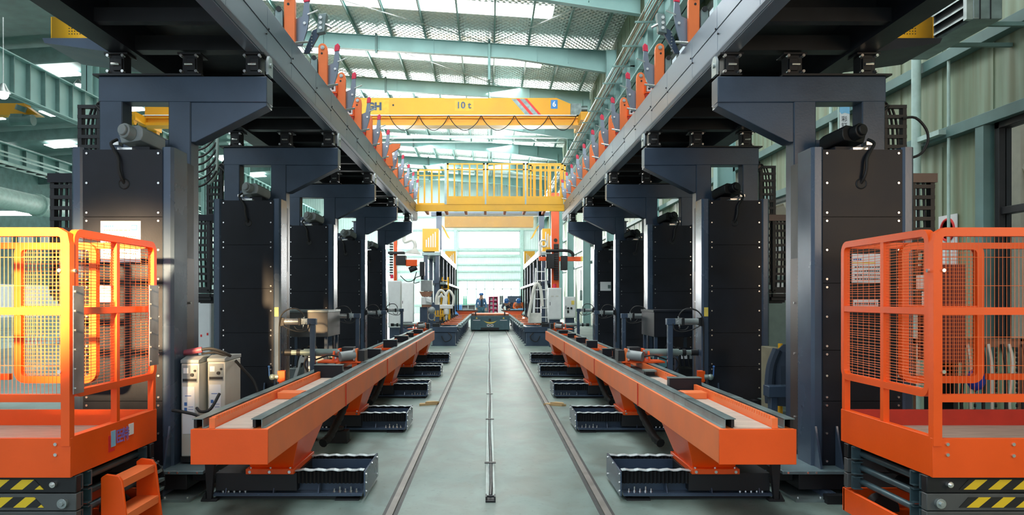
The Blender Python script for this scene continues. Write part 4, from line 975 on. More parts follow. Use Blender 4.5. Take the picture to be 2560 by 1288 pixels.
# ------------------------------------------------------------------ scissor lifts
def rpath(a0, a1, z0, z1, r, f):
    P = []
    for (ca, cz, st) in ((a1 - r, z1 - r, 0), (a0 + r, z1 - r, 1), (a0 + r, z0 + r, 2), (a1 - r, z0 + r, 3)):
        for i in range(6): a = math.pi / 2 * (st + i / 5); P.append(f(ca + r * math.cos(a), cz + r * math.sin(a)))
    return P
def lift(s):
    root = thing('scissor_lift', 'orange mesh sided scissor lift platform at the %s edge of the view' % SIDE[s], 'scissor lift', (-2.192 if s < 0 else 2.325, 3.878, 0)); B = lambda: MB(s)
    D = 1.008; W = 1.75; q = .028
    b = B(); b.box(0, .022, 0, D, .495, .703); b.box(0, .045, 0, D, .699, .706); b.build('side_panel', orange, root, .002)
    b = B(); b.box(-.0015, W, -.004, .018, .494, .7005); b.build('front_panel', orange, root, .002)
    b = B(); b.box(.022, W, D - .02, D, .495, .703); b.build('rear_panel', red if s > 0 else orange, root, .002)
    b = B(); b.box(.02, W, .018, D - .02, .585, .60); b.build('deck', wood, root)
    for x, z in ((.075, .67), (.075, .615), (.42, .67), (.42, .61), (.9, .67)): b = B(); b.cyl((x, -.012, z), (x, -.004, z), .009, 10); b.build('panel_bolt', bright, root)
    # guard rails
    S = lambda a, z: (.02, a, z); F = lambda a, z: (a, .02, z)
    b = B(); b.tube(rpath(.055, D - .02, .925, 1.785, .05, S), q, 4, 0, True, R(45)); b.tube([(.02, .06, 1.367), (.02, D - .03, 1.367)], q * .95, 4, 0, False, R(45)); b.tube([(.02, .505, .62), (.02, .505, 1.775)], q * .90, 4, 0, False, R(45)); b.tube([(.02, D - .03, .6), (.02, D - .03, .95)], q * .93, 4, 0, False, R(45)); b.build('side_guard_rail', orange, root)
    b = B(); b.tube([(.022, .012, .66), (.022, .012, 1.72), (.030, .012, 1.765), (.06, .012, 1.782), (W, .012, 1.782)], q * 1.15, 4, 0, False, R(45))
    b.tube([(.03, .012, 1.367), (W, .012, 1.367)], q * 1.0, 4, 0, False, R(45)); b.tube([(.03, .012, .91), (W, .012, .91)], q, 4, 0, False, R(45)); b.tube([(W - .05, .012, .66), (W - .05, .012, 1.78)], q, 4, 0, False, R(45)); b.build('front_guard_rail', orange, root)
    b = B(); b.tube([(.05, D - .02, 1.78), (W, D - .02, 1.78)], q, 4, 0, False, R(45)); b.tube([(W - .05, D - .02, .6), (W - .05, D - .02, 1.78)], q, 4, 0, False, R(45)); b.tube([(.95, D - .02, .92), (W, D - .02, .92)], q, 4, 0, False, R(45)) 
    b.v = b.v[16+0:] if False else b.v
    rg = b.build('rear_guard_rail', orange, root)
    # meshes
    b = B(); z = .95
    while z < 1.76:
        if abs(z - 1.367) > .02: b.cyl((.02, .07, z), (.02, D - .05, z + .004 * math.sin(z * 70)), .0014, 4)
        z += .0165
    for y in [.1, .17, .24, .31, .38, .45, .55, .62, .69, .76, .83, .90]: b.cyl((.022, y, .93), (.022, y, 1.78), .0014, 4)
    b.build('side_mesh', orange_l, root)
    b = B(); x = .06
    while x < W - .07: b.cyl((x, .014, .92), (x, .014, 1.77), .0014, 4); x += .0212
    for z in (1.08, 1.23, 1.50, 1.65): b.cyl((.04, .016, z), (W - .05, .016, z), .0014, 4)
    b.build('front_mesh', orange_l, root)
    g = bpy.data.objects.new('gate', None); C.objects.link(g); g.parent = root
    G = lambda a, z: (a, D - .05, z)
    b = B(); b.tube(rpath(.385, .875, .905, 1.775, .05, G), q * 1.15, 4, 0, True, R(45)); b.tube([(.39, D - .05, 1.367), (.87, D - .05, 1.367)], q, 4, 0, False, R(45)); b.build('gate_frame', orange, g)
    b = B(); x = .42
    while x < .85: b.cyl((x, D - .05, .92), (x, D - .05, 1.76), .0016, 4); x += .024
    z = .94
    while z < 1.75: b.cyl((.40, D - .048, z), (.86, D - .048, z), .0016, 4); z += .024
    b.build('gate_mesh', orange_l, g)
    b = B(); b.cyl((-.012, .03, 1.58), (.0, .03, 1.58), .010, 10); b.cyl((.05, -.02, 1.58), (.05, -.005, 1.58), .010, 10); b.cyl((.05, -.02, 1.05), (.05, -.005, 1.05), .010, 10); b.build('rail_bolt', bright, root)
    # scissor stack
    for k, (z0, z1) in enumerate(((.405, .493), (.31, .40), (.213, .305))):
        for y in (.035, D - .11):
            b = B(); b.box(-.01, W - .1, y, y + .05, z0, z1); b.build('scissor_arm', dark if k == 0 else armgrey, root, .004)
        b = B(); b.prism([(.16, z0 + .018), (W - .2, z0 + .018), (W - .2, z1 - .018), (.21, z1 - .018)], 'y', .031, .036); b.build('hazard_band', haz, root)
    for z in (.44, .352, .262):
        b = B(); b.cyl((.06, .08, z), (.06, D - .10, z), .020, 14); b.build('cross_tube', bluefr, root)
    for z0, z1 in ((.41, .49), (.315, .395), (.22, .30)):
        for y in (.10, .19, D - .16): b = B(); b.box(-.005, .05, y, y + .012, z0, z1); b.box(-.005, .05, y - .03, y, z0, z0 + .006); b.box(-.005, .05, y - .03, y, z1 - .006, z1); b.build('link_plate', bluefr, root)
    b = B(); b.cyl((.28, .2, .40), (.28, .9, .36), .05, 14); b.cyl((.34, .2, .27), (.34, .9, .25), .05, 14); b.build('lift_cylinder', dark, root)
    for x, z, r in ((.055, .352, .026), (.105, .452, .016), (.055, .25, .024)):
        b = B(); b.cyl((x, .012, z), (x, .036, z), r, 16); b.cyl((x, .0, z), (x, .014, z), r * .5, 6); b.build('pivot_pin', bright if r < .02 else steel, root, .001)
    b = B(); b.box(.0, .02, .03, D - .02, .045, .195); b.box(.0, W - .1, D - .05, D - .03, .045, .195); b.box(.0, W - .1, .03, .05, .045, .14); b.box(.02, W - .1, .05, D - .05, .06, .075); b.build('chassis', orange, root, .003)
    for x in (.2, W - .35):
        for y in (.06, D - .18): b = B(); b.cyl((x, y, .09), (x, y + .09, .09), .088, 18); b.build('wheel', rubber, root)
    if s < 0:
        for z0, z1, y0, y1 in ((.93, 1.50, .0, .10), (1.0, 1.52, .87, 1.0)):
            b = B(); b.box(-.016, -.012, y0, y1, z0, z1); sp = b.build('metal_strip', alu, root)
            b = B()
            for i in range(6): b.cyl((-.024, y0 + .012, z0 + .03 + (z1 - z0 - .06) * i / 5), (-.016, y0 + .012, z0 + .03 + (z1 - z0 - .06) * i / 5), .006, 8)
            b.build('strip_bolt', bright, sp)
        # logo on the side panel, readable from the aisle
        b = B(); b.box(-.002, 0, .385, .41, .545, .640); b.box(-.002, 0, .41, .455, .545, .562); b.build('red_corner', inkr, root)
        b = B(); b.box(-.003, 0, .415, .465, .570, .662); b.build('blue_block', cyanp, root)
        b = B(); b.box(-.003, 0, .625, .685, .60, .668); b.build('white_block', paper, root)
        for ch, y in (('臣', .51), ('特', .585)): text(ch, .088, inkp, root, (.0032, y, .612), (R(90), 0, R(90)), bold=.0015)
        st = bpy.data.objects.new('step', None); C.objects.link(st); st.parent = root
        for y in (.30, .72):
            b = B(); b.prism([(.0, .02), (-.165, .02), (-.12, .40), (-.10, .43), (-.03, .44), (.0, .42)], 'y', y, y + .02); b.build('step_side', orange, st, .004)
        for z, x in ((.39, -.115), (.20, -.14)): b = B(); b.box(x, -.01, .32, .72, z, z + .012); b.box(x, x + .012, .32, .72, z - .035, z); b.build('tread', orange_l, st, .002)
    return root
for s in (-1, 1): lift(s)
# ------------------------------------------------------------------ left side machines behind the columns
def welder(x, y, rz, label):
    root = thing('welding_machine', label, 'welding machine', (x, y, .208), rz, 'welding machines beside the nearest left column')
    b = MB(); b.box(-.065, .065, -.22, .20, .05, .745); b.build('case', cream, root, .008)
    b = MB(); b.prism([(-.23, .745), (.21, .745), (.21, .775), (-.12, .79), (-.23, .77)], 'x', -.067, .067); b.build('lid', greyp, root, .004)
    b = MB(); b.box(-.055, .055, -.226, -.220, .60, .73); f = b.build('control_panel', greyp, root, .002)
    b = MB(); b.box(-.045, -.01, -.230, -.226, .67, .71); b.build('display', white, f)
    b = MB(); b.box(-.05, .05, -.230, -.226, .61, .63); b.cyl((.02, -.226, .66), (.02, -.245, .66), .012, 12); b.cyl((.04, -.226, .69), (.04, -.24, .69), .008, 10); b.build('knob', dark, f)
    b = MB(); b.box(-.052, .035, -.224, -.22, .22, .57); b.build('label_sheet', paper, root)
    b = MB(); b.box(-.04, -.02, -.226, -.224, .43, .455); b.box(-.04, -.02, -.226, -.224, .39, .415); b.box(-.035, .01, -.226, -.224, .50, .505); b.box(-.01, .025, -.226, -.224, .42, .423); b.box(-.01, .025, -.226, -.224, .40, .403); b.build('print', inkb, root)
    b = MB(); b.box(-.066, .066, -.23, .21, .01, .05); b.build('cart_base', dark, root)
    for sx in (-1, 1):
        for y_ in (-.16, .15): b = MB(); b.cyl((sx * .05, y_, .02), (sx * .064, y_, .02), .02, 12); b.build('wheel', rubber, root)
    return root
welder(-2.232, 5.72, .05, 'cream welding machine closest to the nearest left column, with white data label')
welder(-2.088, 5.86, .05, 'cream welding machine just right of its twin, next to the second left column')
root = thing('welding_torch', 'welding torch with dusky red grip lying on the welding machines', 'torch', (-2.235, 5.62, .99))
b = MB(); b.cyl((-.09, 0, .03), (.05, .02, .055), .022, 12); b.cyl((-.10, 0, .025), (-.09, 0, .03), .03, 12); b.build('grip', mat('dusky_red_rubber', (.30, .06, .09), .5), root)
b = MB(); b.tube([(.05, .02, .055), (.12, .03, .06), (.2, .06, .03), (.24, .1, -.0)], .012, 8); b.tube([(.03, .06, .02), (.12, .08, .03), (.22, .1, .0)], .01, 6); b.build('cable', rubber, root)
b = MB(); b.tube([(-2.02, 5.9, .94), (-1.97, 5.95, .86), (-1.90, 6.0, .75), (-1.86, 6.0, .60), (-1.855, 6.0, .40), (-1.87, 6.0, .02)], .012, 8); o = b.build('welding_cable', rubber); tag(o, 'grey welding cable arching down beside the second left column', 'cable')
b = MB(); b.tube([(-2.17, 5.5, .62), (-2.12, 5.45, .60), (-2.05, 5.45, .62), (-2.02, 5.55, .72)], .011, 8); b.tube([(-2.30, 5.38, .62), (-2.2, 5.36, .61), (-2.1, 5.36, .58), (-2.04, 5.36, .5), (-2.02, 5.38, .22)], .012, 8)
tag(b.build('welding_cable', rubber), 'black cable crossing in front of the two welding machines', 'cable')
root = thing('control_cabinet', 'tall white control cabinet standing behind the nearest left column', 'cabinet', (-3.78, 9.4, 0))
b = MB(); b.box(-.25, .25, 0, .4, .0, 1.50); b.build('case', white, root, .006); b = MB(); b.box(-.24, .24, -.006, 0, .07, 1.48); b.build('door', white, root, .003)
b = MB(); b.box(.12, .14, -.012, -.006, .95, .98); b.box(.20, .22, -.012, -.006, .97, 1.0); b.build('sticker', inkr, root)
# right side: cabinet, pole, jacket, rack
root = thing('control_cabinet', 'pale green cabinet between the first two right gantry columns', 'cabinet', (4.02, 10.2, 0))
b = MB(); b.box(-.28, .28, 0, .4, .0, 1.75); b.build('case', mat('grey_green_enamel', (.20, .28, .26), .5), root, .006); b = MB(); b.box(-.1, .04, -.008, 0, 1.45, 1.65); b.build('paper_sheet', paper, root)
root = thing('small_cabinet', 'low cream cabinet behind the hanging jacket', 'cabinet', (PX(1942, 7.3), 7.3, 0))
b = MB(); b.box(-.045, .045, 0, .3, .0, .95); b.build('case', mat('dull_cream', (.28, .25, .17), .6), root, .006)
b = MB(); b.cyl((0, 0, 0), (0, 0, 1.0), .022, 10); o = b.build('yellow_pole', yellow); o.location = (PX(1951, 7.15), 7.15, 0); tag(o, 'short yellow pole standing beside the black jacket', 'pole')
b = MB()
n = 14; P0 = []
for k, (z, w_, d_) in enumerate(((.42, .15, .06), (.6, .17, .07), (.8, .17, .075), (.93, .15, .06), (1.0, .07, .04))):
    P0.append([(w_ * math.cos(a) * (1 + .1 * math.sin(5 * a + z * 9)), d_ * math.sin(a) * (1 + .25 * math.sin(4 * a + z * 7)), z) for a in [2 * math.pi * i / n for i in range(n)]])
for a, c in zip(P0, P0[1:]): b.loft(a, c)
b.tube([(-.13, -.02, .95), (-.19, -.03, .8), (-.21, -.03, .6), (-.2, -.02, .45)], .045, 8)
o = b.build('hanging_jacket', fabric_d); o.location = (PX(1975, 7.02), 7.02, 0); tag(o, 'black work jacket hanging between the first two right columns', 'jacket')
b = MB(); b.box(-.30, .05, 0, .14, .54, .64); b.box(-.27, -.21, .03, .11, 0, .54); b.box(-.05, .01, .03, .11, 0, .54); o = b.build('steel_stand', navy2, bevel=.004); o.location = (PX(2005, 6.7), 6.7, 0); tag(o, 'low navy steel stand below the black jacket', 'stand')
root = thing('cable_chain', 'black and white cable chain lying behind the right orange beam', 'cable chain', (0, 7.72, .0))
for i in range(12):
    b = MB(); x = 2.62 + i * .07; z = .30 + .012 * i; b.box(x, x + .055, 0, .1, z, z + .045, 0); b.box(x + .01, x + .045, -.002, .102, z + .044, z + .048, i % 2); b.build('chain_link', [dark, railgrey], root)
b = MB(); b.box(2.7, 2.74, .03, .07, 0, .31); b.box(3.3, 3.34, .03, .07, 0, .40); b.build('chain_support', navy, root)
root = thing('sling_rack', 'steel rack hung with chains and slings beside the right windows', 'rack', (4.55, 6.6, 0))
b = MB()
for x in (-.5, .55): b.box(x, x + .05, 0, .05, 0, 1.05); b.box(x, x + .05, .5, .55, 0, 1.05)
b.box(-.5, .6, 0, .05, 1.0, 1.05); b.box(-.5, .6, .5, .55, 1.0, 1.05); b.box(-.5, .6, 0, .55, .10, .14); b.build('rack_frame', brown, root, .003)
rr = random.Random(3)
for i in range(16):
    x = -.42 + i * .062; b = MB()
    if i % 3 == 0:
        for k in range(16): b.ball((x, -.03, .98 - k * .045), .02, 6, 0, (.6, .6, 1.2))
        b.build('hanging_chain', dark, root)
    else:
        b.tube([(x, -.02, 1.03), (x + .01, -.05, .85), (x + rr.uniform(-.03, .03), -.06, .5), (x + .02, -.04, .22)], .014, 6); b.build('hanging_sling', [steel, rubber, cream][i % 3], root)
b = MB(); b.ball((-.25, -.07, .72), .085, 10, 0, (1, .6, 1.2)); b.build('blue_hoist', mat('blue_hoist_paint', (.02, .04, .35), .4), root)
root = thing('red_cabinet', 'dark red cabinet seen through the mesh of the right lift', 'cabinet', (PX(2375, 6.2), 6.2, 0))
b = MB(); b.box(-.13, .13, 0, .25, .9, 1.72); b.build('case', mat('dark_red_paint', (.16, .012, .01), .5), root, .005); b = MB(); b.box(-.1, -.06, .05, .2, 0, .9); b.box(.06, .1, .05, .2, 0, .9); b.build('stand', dark, root)
for px, py, w_, h_, lab in ((2312, 705, .12, .10, 'white paper fixed behind the right lift mesh, upper one'), (2322, 750, .10, .12, 'white paper fixed behind the right lift mesh, lower one')):
    b = MB(); b.box(-w_ / 2, w_ / 2, 0, .004, -h_ / 2, h_ / 2); o = b.build('paper_notice', paper); o.location = at(px, py, 5.40); tag(o, lab, 'paper')
root = thing('warning_sign', 'round red rimmed prohibition sign on the wall above the right lift', 'sign', (5.58, 9.3, 2.0)); root.location = (XR - .02, XR * K / (2373 - VX), 0); root.location.z = PZ(575, root.location.y)
b = MB(); b.tube([(0, .13 * math.cos(a), .13 * math.sin(a)) for a in [i * math.pi / 12 for i in range(24)]], .016, 6, 0, True); b.build('red_rim', inkr, root)
b = MB(); b.cyl((.0, 0, 0), (.012, 0, 0), .13, 24); b.box(.0, .01, -.18, .18, -.5, .18); b.build('sign_plate', white, root)
# wall pipes and conduits
for x0, y0, r, lab in ((5.40, 9.35, .055, 'thick vertical grey green pipe on the right wall'), (5.50, 8.85, .018, 'thin vertical conduit on the right wall beside the thick pipe'), (5.50, 11.9, .025, 'thin vertical conduit farther along the right wall')):
    b = MB(); b.cyl((0, 0, 0), (0, 0, 6.9 if r > .05 else 5.5), r, 14)
    if r > .05: b.box(-.02, .1, -.5, .02, 3.40, 3.46)
    o = b.build('wall_pipe', tealpale); o.location = (x0, y0, 0); tag(o, lab, 'pipe')
# air unit high on the right wall
root = thing('air_unit', 'dark louvred air unit high on the right wall', 'air unit', (4.58, 7.0, 4.08))
b = MB(); b.box(0, .28, 0, 1.2, 0, .95); b.build('case', railgrey, root, .01)
b = MB()
for i in range(9): b.prism([(-.01, .06 + i * .1), (-.05, .03 + i * .1), (-.05, .045 + i * .1), (-.01, .08 + i * .1)], 'y', .05, 1.15)
b.box(-.06, 0, 0, .05, 0, .95); b.box(-.06, 0, 1.15, 1.2, 0, .95); b.box(-.06, 0, .58, .62, 0, .95); b.build('louvre', steel, root)
b = MB(); b.box(-.008, 0, .05, 1.15, .03, .92); b.build('grille_back', dark, root)
for x in (.06, .16): b = MB(); b.box(x, x + .008, -.01, 0, 0, .95); b.build('panel_rib', dark, root)
for y in (.3, .9): b = MB(); b.box(.28, 1.015, y, y + .04, .05, .09); b.build('wall_bracket', teal2, root)
# banner
Y = 11.2
root = thing('wall_banner', 'tall white banner with blue top hanging near the right wall', 'banner', (PX(2112, Y), Y, PZ(300, Y)))
b = MB(); b.box(-.075, .075, 0, .01, -.35, .12); b.build('cloth', paper, root)
b = MB(); b.prism([(-.075, .12), (.075, .12), (.075, .20), (-.075, .20)], 'y', 0, .01); b.prism([(-.075, .12), (.075, .12), (.075, .09), (.0, .11), (-.05, .09)], 'y', -.002, 0); b.build('blue_top', cyanp, root)
text('彩', .09, inkk, root, (-.01, -.003, .01), (R(90), 0, 0)); text('钉', .09, inkk, root, (-.01, -.003, -.09), (R(90), 0, 0))
b = MB(); b.cyl((-.09, .01, -2.6), (-.09, .01, .3), .012, 8); b.box(-.09, .075, .0, .015, .20, .215); b.build('banner_pole', tealpale, root)

# ------------------------------------------------------------------ far station
for s in (-1, 1):
    root = thing('press_station', 'navy multi column press station behind the %s orange beam' % SIDE[s], 'press station', (.06, 26.5, 0)); B = lambda: MB(s); L = 12.5
    b = B(); b.box(1.78, 2.45, 0, L, 3.0, 3.10); b.build('top_deck', railgrey, root)
    b = B(); b.box(1.76, 1.80, 0, L, 3.02, 3.20); b.box(1.78, 2.0, 0, L, 3.10, 3.14); b.build('deck_edge', white, root)
    for i in range(6):
        y = .1 + i * 2.45
        b = B(); b.box(1.84, 1.98, y, y + .16, 0, 3.0); b.box(2.26, 2.40, y, y + .16, 0, 3.0); b.build('column', navy, root)
        b = B(); b.cyl((1.80, y + .5, .9), (1.80, y + .5, 3.0), .03, 8); b.cyl((1.84, y + 1.2, .9), (1.84, y + 1.2, 3.0), .03, 8); b.box(1.74, 1.86, y + .4, y + .6, 1.9, 2.1); b.cyl((1.70, y + .9, .8), (1.70, y + .9, 2.0), .035, 8); b.build('press_rod', dark, root)
    b = B(); b.box(1.86, 2.38, .05, L, 2.0, 2.1); b.box(1.9, 2.38, .3, L, .2, 1.3); b.build('side_body', navy, root)
    b = B(); b.box(1.60, 1.80, 0, L, 1.96, 2.04); b.build('clamp_ledge', railgrey, root)
    for (y, x0, x1, z1, lab) in ((0, 1.86, 2.44, .82, 'front'), (11.4, 1.75, 2.3, .75, 'far')):
        r2 = thing('yellow_cabinet', 'yellow vented cabinet on the %s end of the %s press station' % (lab, SIDE[s]), 'cabinet', (.06, 26.5 + y, 3.141))
        b = B(); b.box(x0, x1, .05, .8, 0, z1); b.build('case', yellow, r2, .01)
        b = B()
        for i in range(5): b.box(x0 + .1 + i * .08, x0 + .14 + i * .08, .044, .05, .15 + .0 * i, z1 - .12 - .07 * i)
        b.build('vent_slot', white, r2)
    # roller table
    r3 = thing('roller_table', 'navy roller table with orange rollers running back on the %s' % SIDE[s], 'roller table', (.06, 22.6, 0)); LT = 14.5
    b = B(); b.box(1.02, 1.84, 0, .5, .40, .58); b.box(1.02, 1.1, .2, LT, .46, .58); b.box(1.74, 1.84, .2, LT, .46, .58); b.build('table_frame', navy, r3, .004)
    i = 0; y = 0
    while y < LT:
        b = B(); b.box(1.08, 1.78, y, y + .22, .02, .44); b.box(1.04, 1.82, y - .02, y + .24, 0, .02); b.box(1.0, 1.84, y - .02, y + .26, .42, .46); b.build('table_leg', navy, r3); y += 1.2
    b = B(); b.cyl((1.0, 0, 0), (1.52, 0, 0), .015, 10); ro = b.build('roller', orange_l, r3); y = .1; first = True
    b = B(); b.box(1.56, 1.78, -.1, .14, -.06, .04); bk = b.build('bearing_block', dark, r3)
    b = B(); b.cyl((.90, 0, -.02), (1.0, 0, -.02), .05, 8); b.box(.86, 1.04, -.06, .06, -.1, -.06); rb = b.build('roller_bracket', railgrey, r3)
    while y < LT:
        for o_, z in ((ro, .66), (bk, .64), (rb, .66)):
            q = o_ if first else o_.copy()
            if not first: C.objects.link(q); q.parent = r3
            q.location = (0, y, z)
        first = False; y += 1.5
    b = B(); b.tube([(1.3, -.02, .40), (1.2, -.06, .30), (1.25, -.08, .18), (1.4, -.06, .14), (1.5, -.03, .3)], .015, 6); b.build('hose', rubber, r3)
    # orange swing plate
    b = B(); b.box(.58, 1.75, 0, .6, .82, .86, 1); b.prism([(.6, .82), (1.75, .82), (1.6, .62), (1.2, .60)], 'y', .05, .55, 0)
    b.box(1.35, 1.45, .2, .4, 0, .62, 0); o = b.build('work_table', [orange, dark]); o.location = (.06, 38.2, 0); tag(o, 'orange work table across the far end of the %s roller table' % SIDE[s], 'table')
# portal over the far station
Y = 30
root = thing('portal_frame', 'navy portal with a yellow crossbeam and clear curtain in the far bay', 'portal', (.06, Y, 0))
for s in (-1, 1): b = MB(); b.box(s * 2.08 - .11, s * 2.08 + .11, 0, .25, 3.145, 5.1); b.build('portal_post', navy, root)
b = MB(); b.box(-2.4, 2.4, .0, .25, PZ(540, Y), PZ(530, Y)); b.build('portal_beam', navy, root)
b = MB(); b.box(-1.85, 1.75, 0, .4, PZ(568, Y), PZ(541, Y)); b.build('yellow_crossbeam', yellow, root, .01)
for s in (-1, 1): b = MB(); b.prism([(s * 1.88, 4.35), (s * 2.0, 4.45), (s * 1.75, 3.95), (s * 1.62, 3.85)][::s], 'y', 0, .15); b.build('slanted_brace', yellow, root)
cur = bpy.data.materials.new('clear_curtain'); cur.use_nodes = True; g = cur.node_tree.nodes['Principled BSDF']; g.inputs['Base Color'].default_value = (.95, .92, .8, 1); g.inputs['Transmission Weight'].default_value = .9; g.inputs['Roughness'].default_value = .15; g.inputs['IOR'].default_value = 1.05
b = MB(); b.box(-1.95, 1.9, -.06, -.05, PZ(575, Y), PZ(534, Y)); b.build('clear_curtain', cur, root)
# transfer cart
root = thing('transfer_cart', 'low navy transfer cart with a yellow smile mark on the floor rails', 'cart', (.06, 33, 0))
b = MB(); b.box(-.87, .87, 0, 2.4, .05, .68); b.build('cart_body', mat('cart_teal_paint', (.05, .12, .145), .4), root, .02)
b = MB(); b.box(-.84, .84, .05, 2.35, .68, .74); b.box(-.84, -.7, .02, .12, .74, .80); b.build('cart_deck', brown, root, .005)
b = MB(); b.box(-.84, .84, .1, 2.3, .74, .775); b.build('deck_cover', orange_l, root)
b = MB(); b.box(-.68, -.62, .0, .08, .70, .86); b.box(.62, .68, 0, .08, .70, .86); b.build('lamp_post', dark, root)
b = MB(); pts = [(x, .40 + .14 * (x / .35) ** 2 * .6) for x in [-.35 + .07 * i for i in range(11)]]
low = [(x * .8, .33 + .12 * (x / .35) ** 2) for x in [-.35 + .07 * i for i in range(11)]]
b.prism(pts + low[::-1], 'y', -.008, -.001); b.build('smile_mark', inky, root)
for x in (-.08, .08):
    b = MB(); b.box(x - .06, x + .06, -.01, -.001, .20, .30); b.build('socket_plate', white, root); b = MB(); b.box(x - .03, x + .03, -.013, -.01, .225, .275); b.build('socket', dark, root)
for x in (-.6, .6): b = MB(); b.box(x - .16, x + .16, -.008, -.001, .475, .50); b.build('white_stripe', white, root); b = MB(); b.prism([(x - .05, .555), (x + .05, .555), (x, .63)], 'y', -.008, -.001); b.build('warning_triangle', inky, root)
b = MB(); b.box(-.06, .04, -.03, -.001, .44, .56); b.build('button_box', dark, root); b = MB(); b.box(-.42, .4, -.02, 0, .06, .16); b.build('lower_slot', dark, root)
for x in (-.72, .72):
    for y in (.3, 2.0): b = MB(); b.cyl((x - .04, y, .1), (x + .04, y, .1), .084, 16); b.build('wheel', steel, root)
# ------------------------------------------------------------------ left far robot and cabinets
Y = 23.0; k = Y / K
root = thing('welding_robot', 'orange column welding robot at the far left end', 'robot', (at(988, 700, Y).x, Y, 0))
X0 = root.location.x
def lx(px): return PX(px, Y) - X0
b = MB(); b.box(lx(984), lx(992), 0, .15, 0, PZ(560, Y)); b.build('column', orange, root, .01)
b = MB(); z = PZ(690, Y)
while z < PZ(610, Y): b.box(lx(974), lx(982), 0, .12, z, z + .05); z += .08
b.build('cable_chain', dark, root)
b = MB(); b.box(lx(972), lx(1012), -.2, .1, PZ(636, Y), PZ(630, Y)); b.box(lx(992), lx(1016), -.25, .1, PZ(664, Y), PZ(640, Y)); b.build('drive_box', dark, root, .01)
b = MB(); b.box(lx(1016), lx(1044), -.15, .05, PZ(666, Y), PZ(650, Y)); b.build('arm', orange, root, .01)
b = MB(); b.cyl((lx(1042), -.05, PZ(668, Y)), (lx(1024), -.05, PZ(676, Y)), .09, 12); b.box(lx(1050), lx(1062), -.1, .1, PZ(690, Y), PZ(655, Y)); b.cyl((lx(1056), 0, PZ(700, Y)), (lx(1056), 0, PZ(688, Y)), .05, 10); b.build('wrist', dark, root, .008)
b = MB(); b.prism([(lx(1012), PZ(632, Y)), (lx(1052), PZ(636, Y)), (lx(1040), PZ(620, Y))], 'y', -.1, .1); b.tube([(lx(1035), 0, PZ(625, Y)), (lx(1038), 0, PZ(612, Y)), (lx(1030), 0, PZ(600, Y)), (lx(1012), 0, PZ(605, Y)), (lx(1010), 0, PZ(590, Y))], .05, 8); b.build('fume_hose', hose_w, root)
b = MB(); b.tube([(lx(1002), -.1, PZ(690, Y)), (lx(1018), -.1, PZ(704, Y)), (lx(1035), -.1, PZ(700, Y)), (lx(1042), -.1, PZ(680, Y))], .015, 6); b.tube([(lx(1056), -.1, PZ(690, Y)), (lx(1040), -.1, PZ(695, Y)), (lx(1036), -.1, PZ(708, Y)), (lx(1050), -.1, PZ(705, Y))], .015, 6); b.build('cable', rubber, root)
b = MB(); b.cyl((lx(983), -.3, PZ(697, Y)), (lx(983), -.3, PZ(688, Y)), .05, 10); b.build('beacon', pink, root)
root = thing('wire_feeder', 'grey wire feed unit with brown tray beside the left press station', 'feeder', (at(1065, 760, 24).x, 24, 0)); Y = 24; X0 = root.location.x
b = MB(); b.box(lx(1052), lx(1080), 0, .35, PZ(728, Y), PZ(701, Y)); b.build('feeder_box', greyp, root, .01)
b = MB(); b.prism([(lx(1048), PZ(729, Y)), (lx(1081), PZ(729, Y)), (lx(1075), PZ(742, Y)), (lx(1055), PZ(742, Y))], 'y', 0, .35); b.build('tray', brown, root)
b = MB(); b.box(lx(1053), lx(1078), 0, .3, PZ(762, Y), PZ(743, Y)); b.prism([(lx(1064), PZ(742, Y)), (lx(1079), PZ(750, Y)), (lx(1079), PZ(758, Y)), (lx(1066), PZ(754, Y))], 'y', -.1, 0); b.build('white_unit', white, root, .01)
b = MB(); b.box(lx(1054), lx(1077), .02, .3, PZ(768, Y), PZ(762, Y)); b.build('lower_tray', brown, root)
b = MB(); b.ball((lx(1080), -.1, PZ(776, Y)), .12, 12); b.tube([(lx(1080) + .11 * math.cos(a), -.12, PZ(791, Y) + .12 * math.sin(a)) for a in [i * math.pi / 8 for i in range(16)]], .02, 6, 0, True); b.build('round_drive', greyp, root)
b = MB(); b.box(lx(1049), lx(1068), .1, .4, 0, PZ(768, Y)); b.build('stand', navy, root)
root = thing('torch_hose_loops', 'white arching hose loops over the left roller table', 'hose', (at(1110, 760, 25).x, 25, 0)); Y = 25; X0 = root.location.x
for a, c, t in ((1090, 1116, 726), (1112, 1134, 727), (1096, 1110, 735)):
    b = MB(); b.tube([(lx(a), 0, PZ(762, Y)), (lx(a + 1), 0, PZ(745, Y)), (lx(a + 6), 0, PZ(t + 5, Y)), (lx((a + c) / 2), 0, PZ(t, Y)), (lx(c - 5), 0, PZ(t + 6, Y)), (lx(c), 0, PZ(745, Y)), (lx(c - 2), 0, PZ(765, Y))], .045, 10); b.build('hose_loop', hose_w, root)
b = MB(); b.box(lx(1100), lx(1132), -.1, .1, PZ(772, Y), PZ(762, Y)); b.cyl((lx(1116), 0, PZ(786, Y)), (lx(1116), 0, PZ(770, Y)), .1, 10); b.cyl((lx(1116), 0, .72), (lx(1116), 0, PZ(785, Y)), .04, 8); b.build('torch_head', white, root, .02)
b = MB()
for i in range(4): b.box(lx(1088 + 6 * i), lx(1091 + 6 * i), -.2, -.1, .86, PZ(776, Y))
b.box(lx(1086), lx(1112), -.2, -.1, .84, .88); b.box(lx(1086), lx(1088), -.2, -.1, .7, .9); b.box(lx(1110), lx(1112), -.2, -.1, .7, .9); b.build('yellow_bracket', yellow, root)
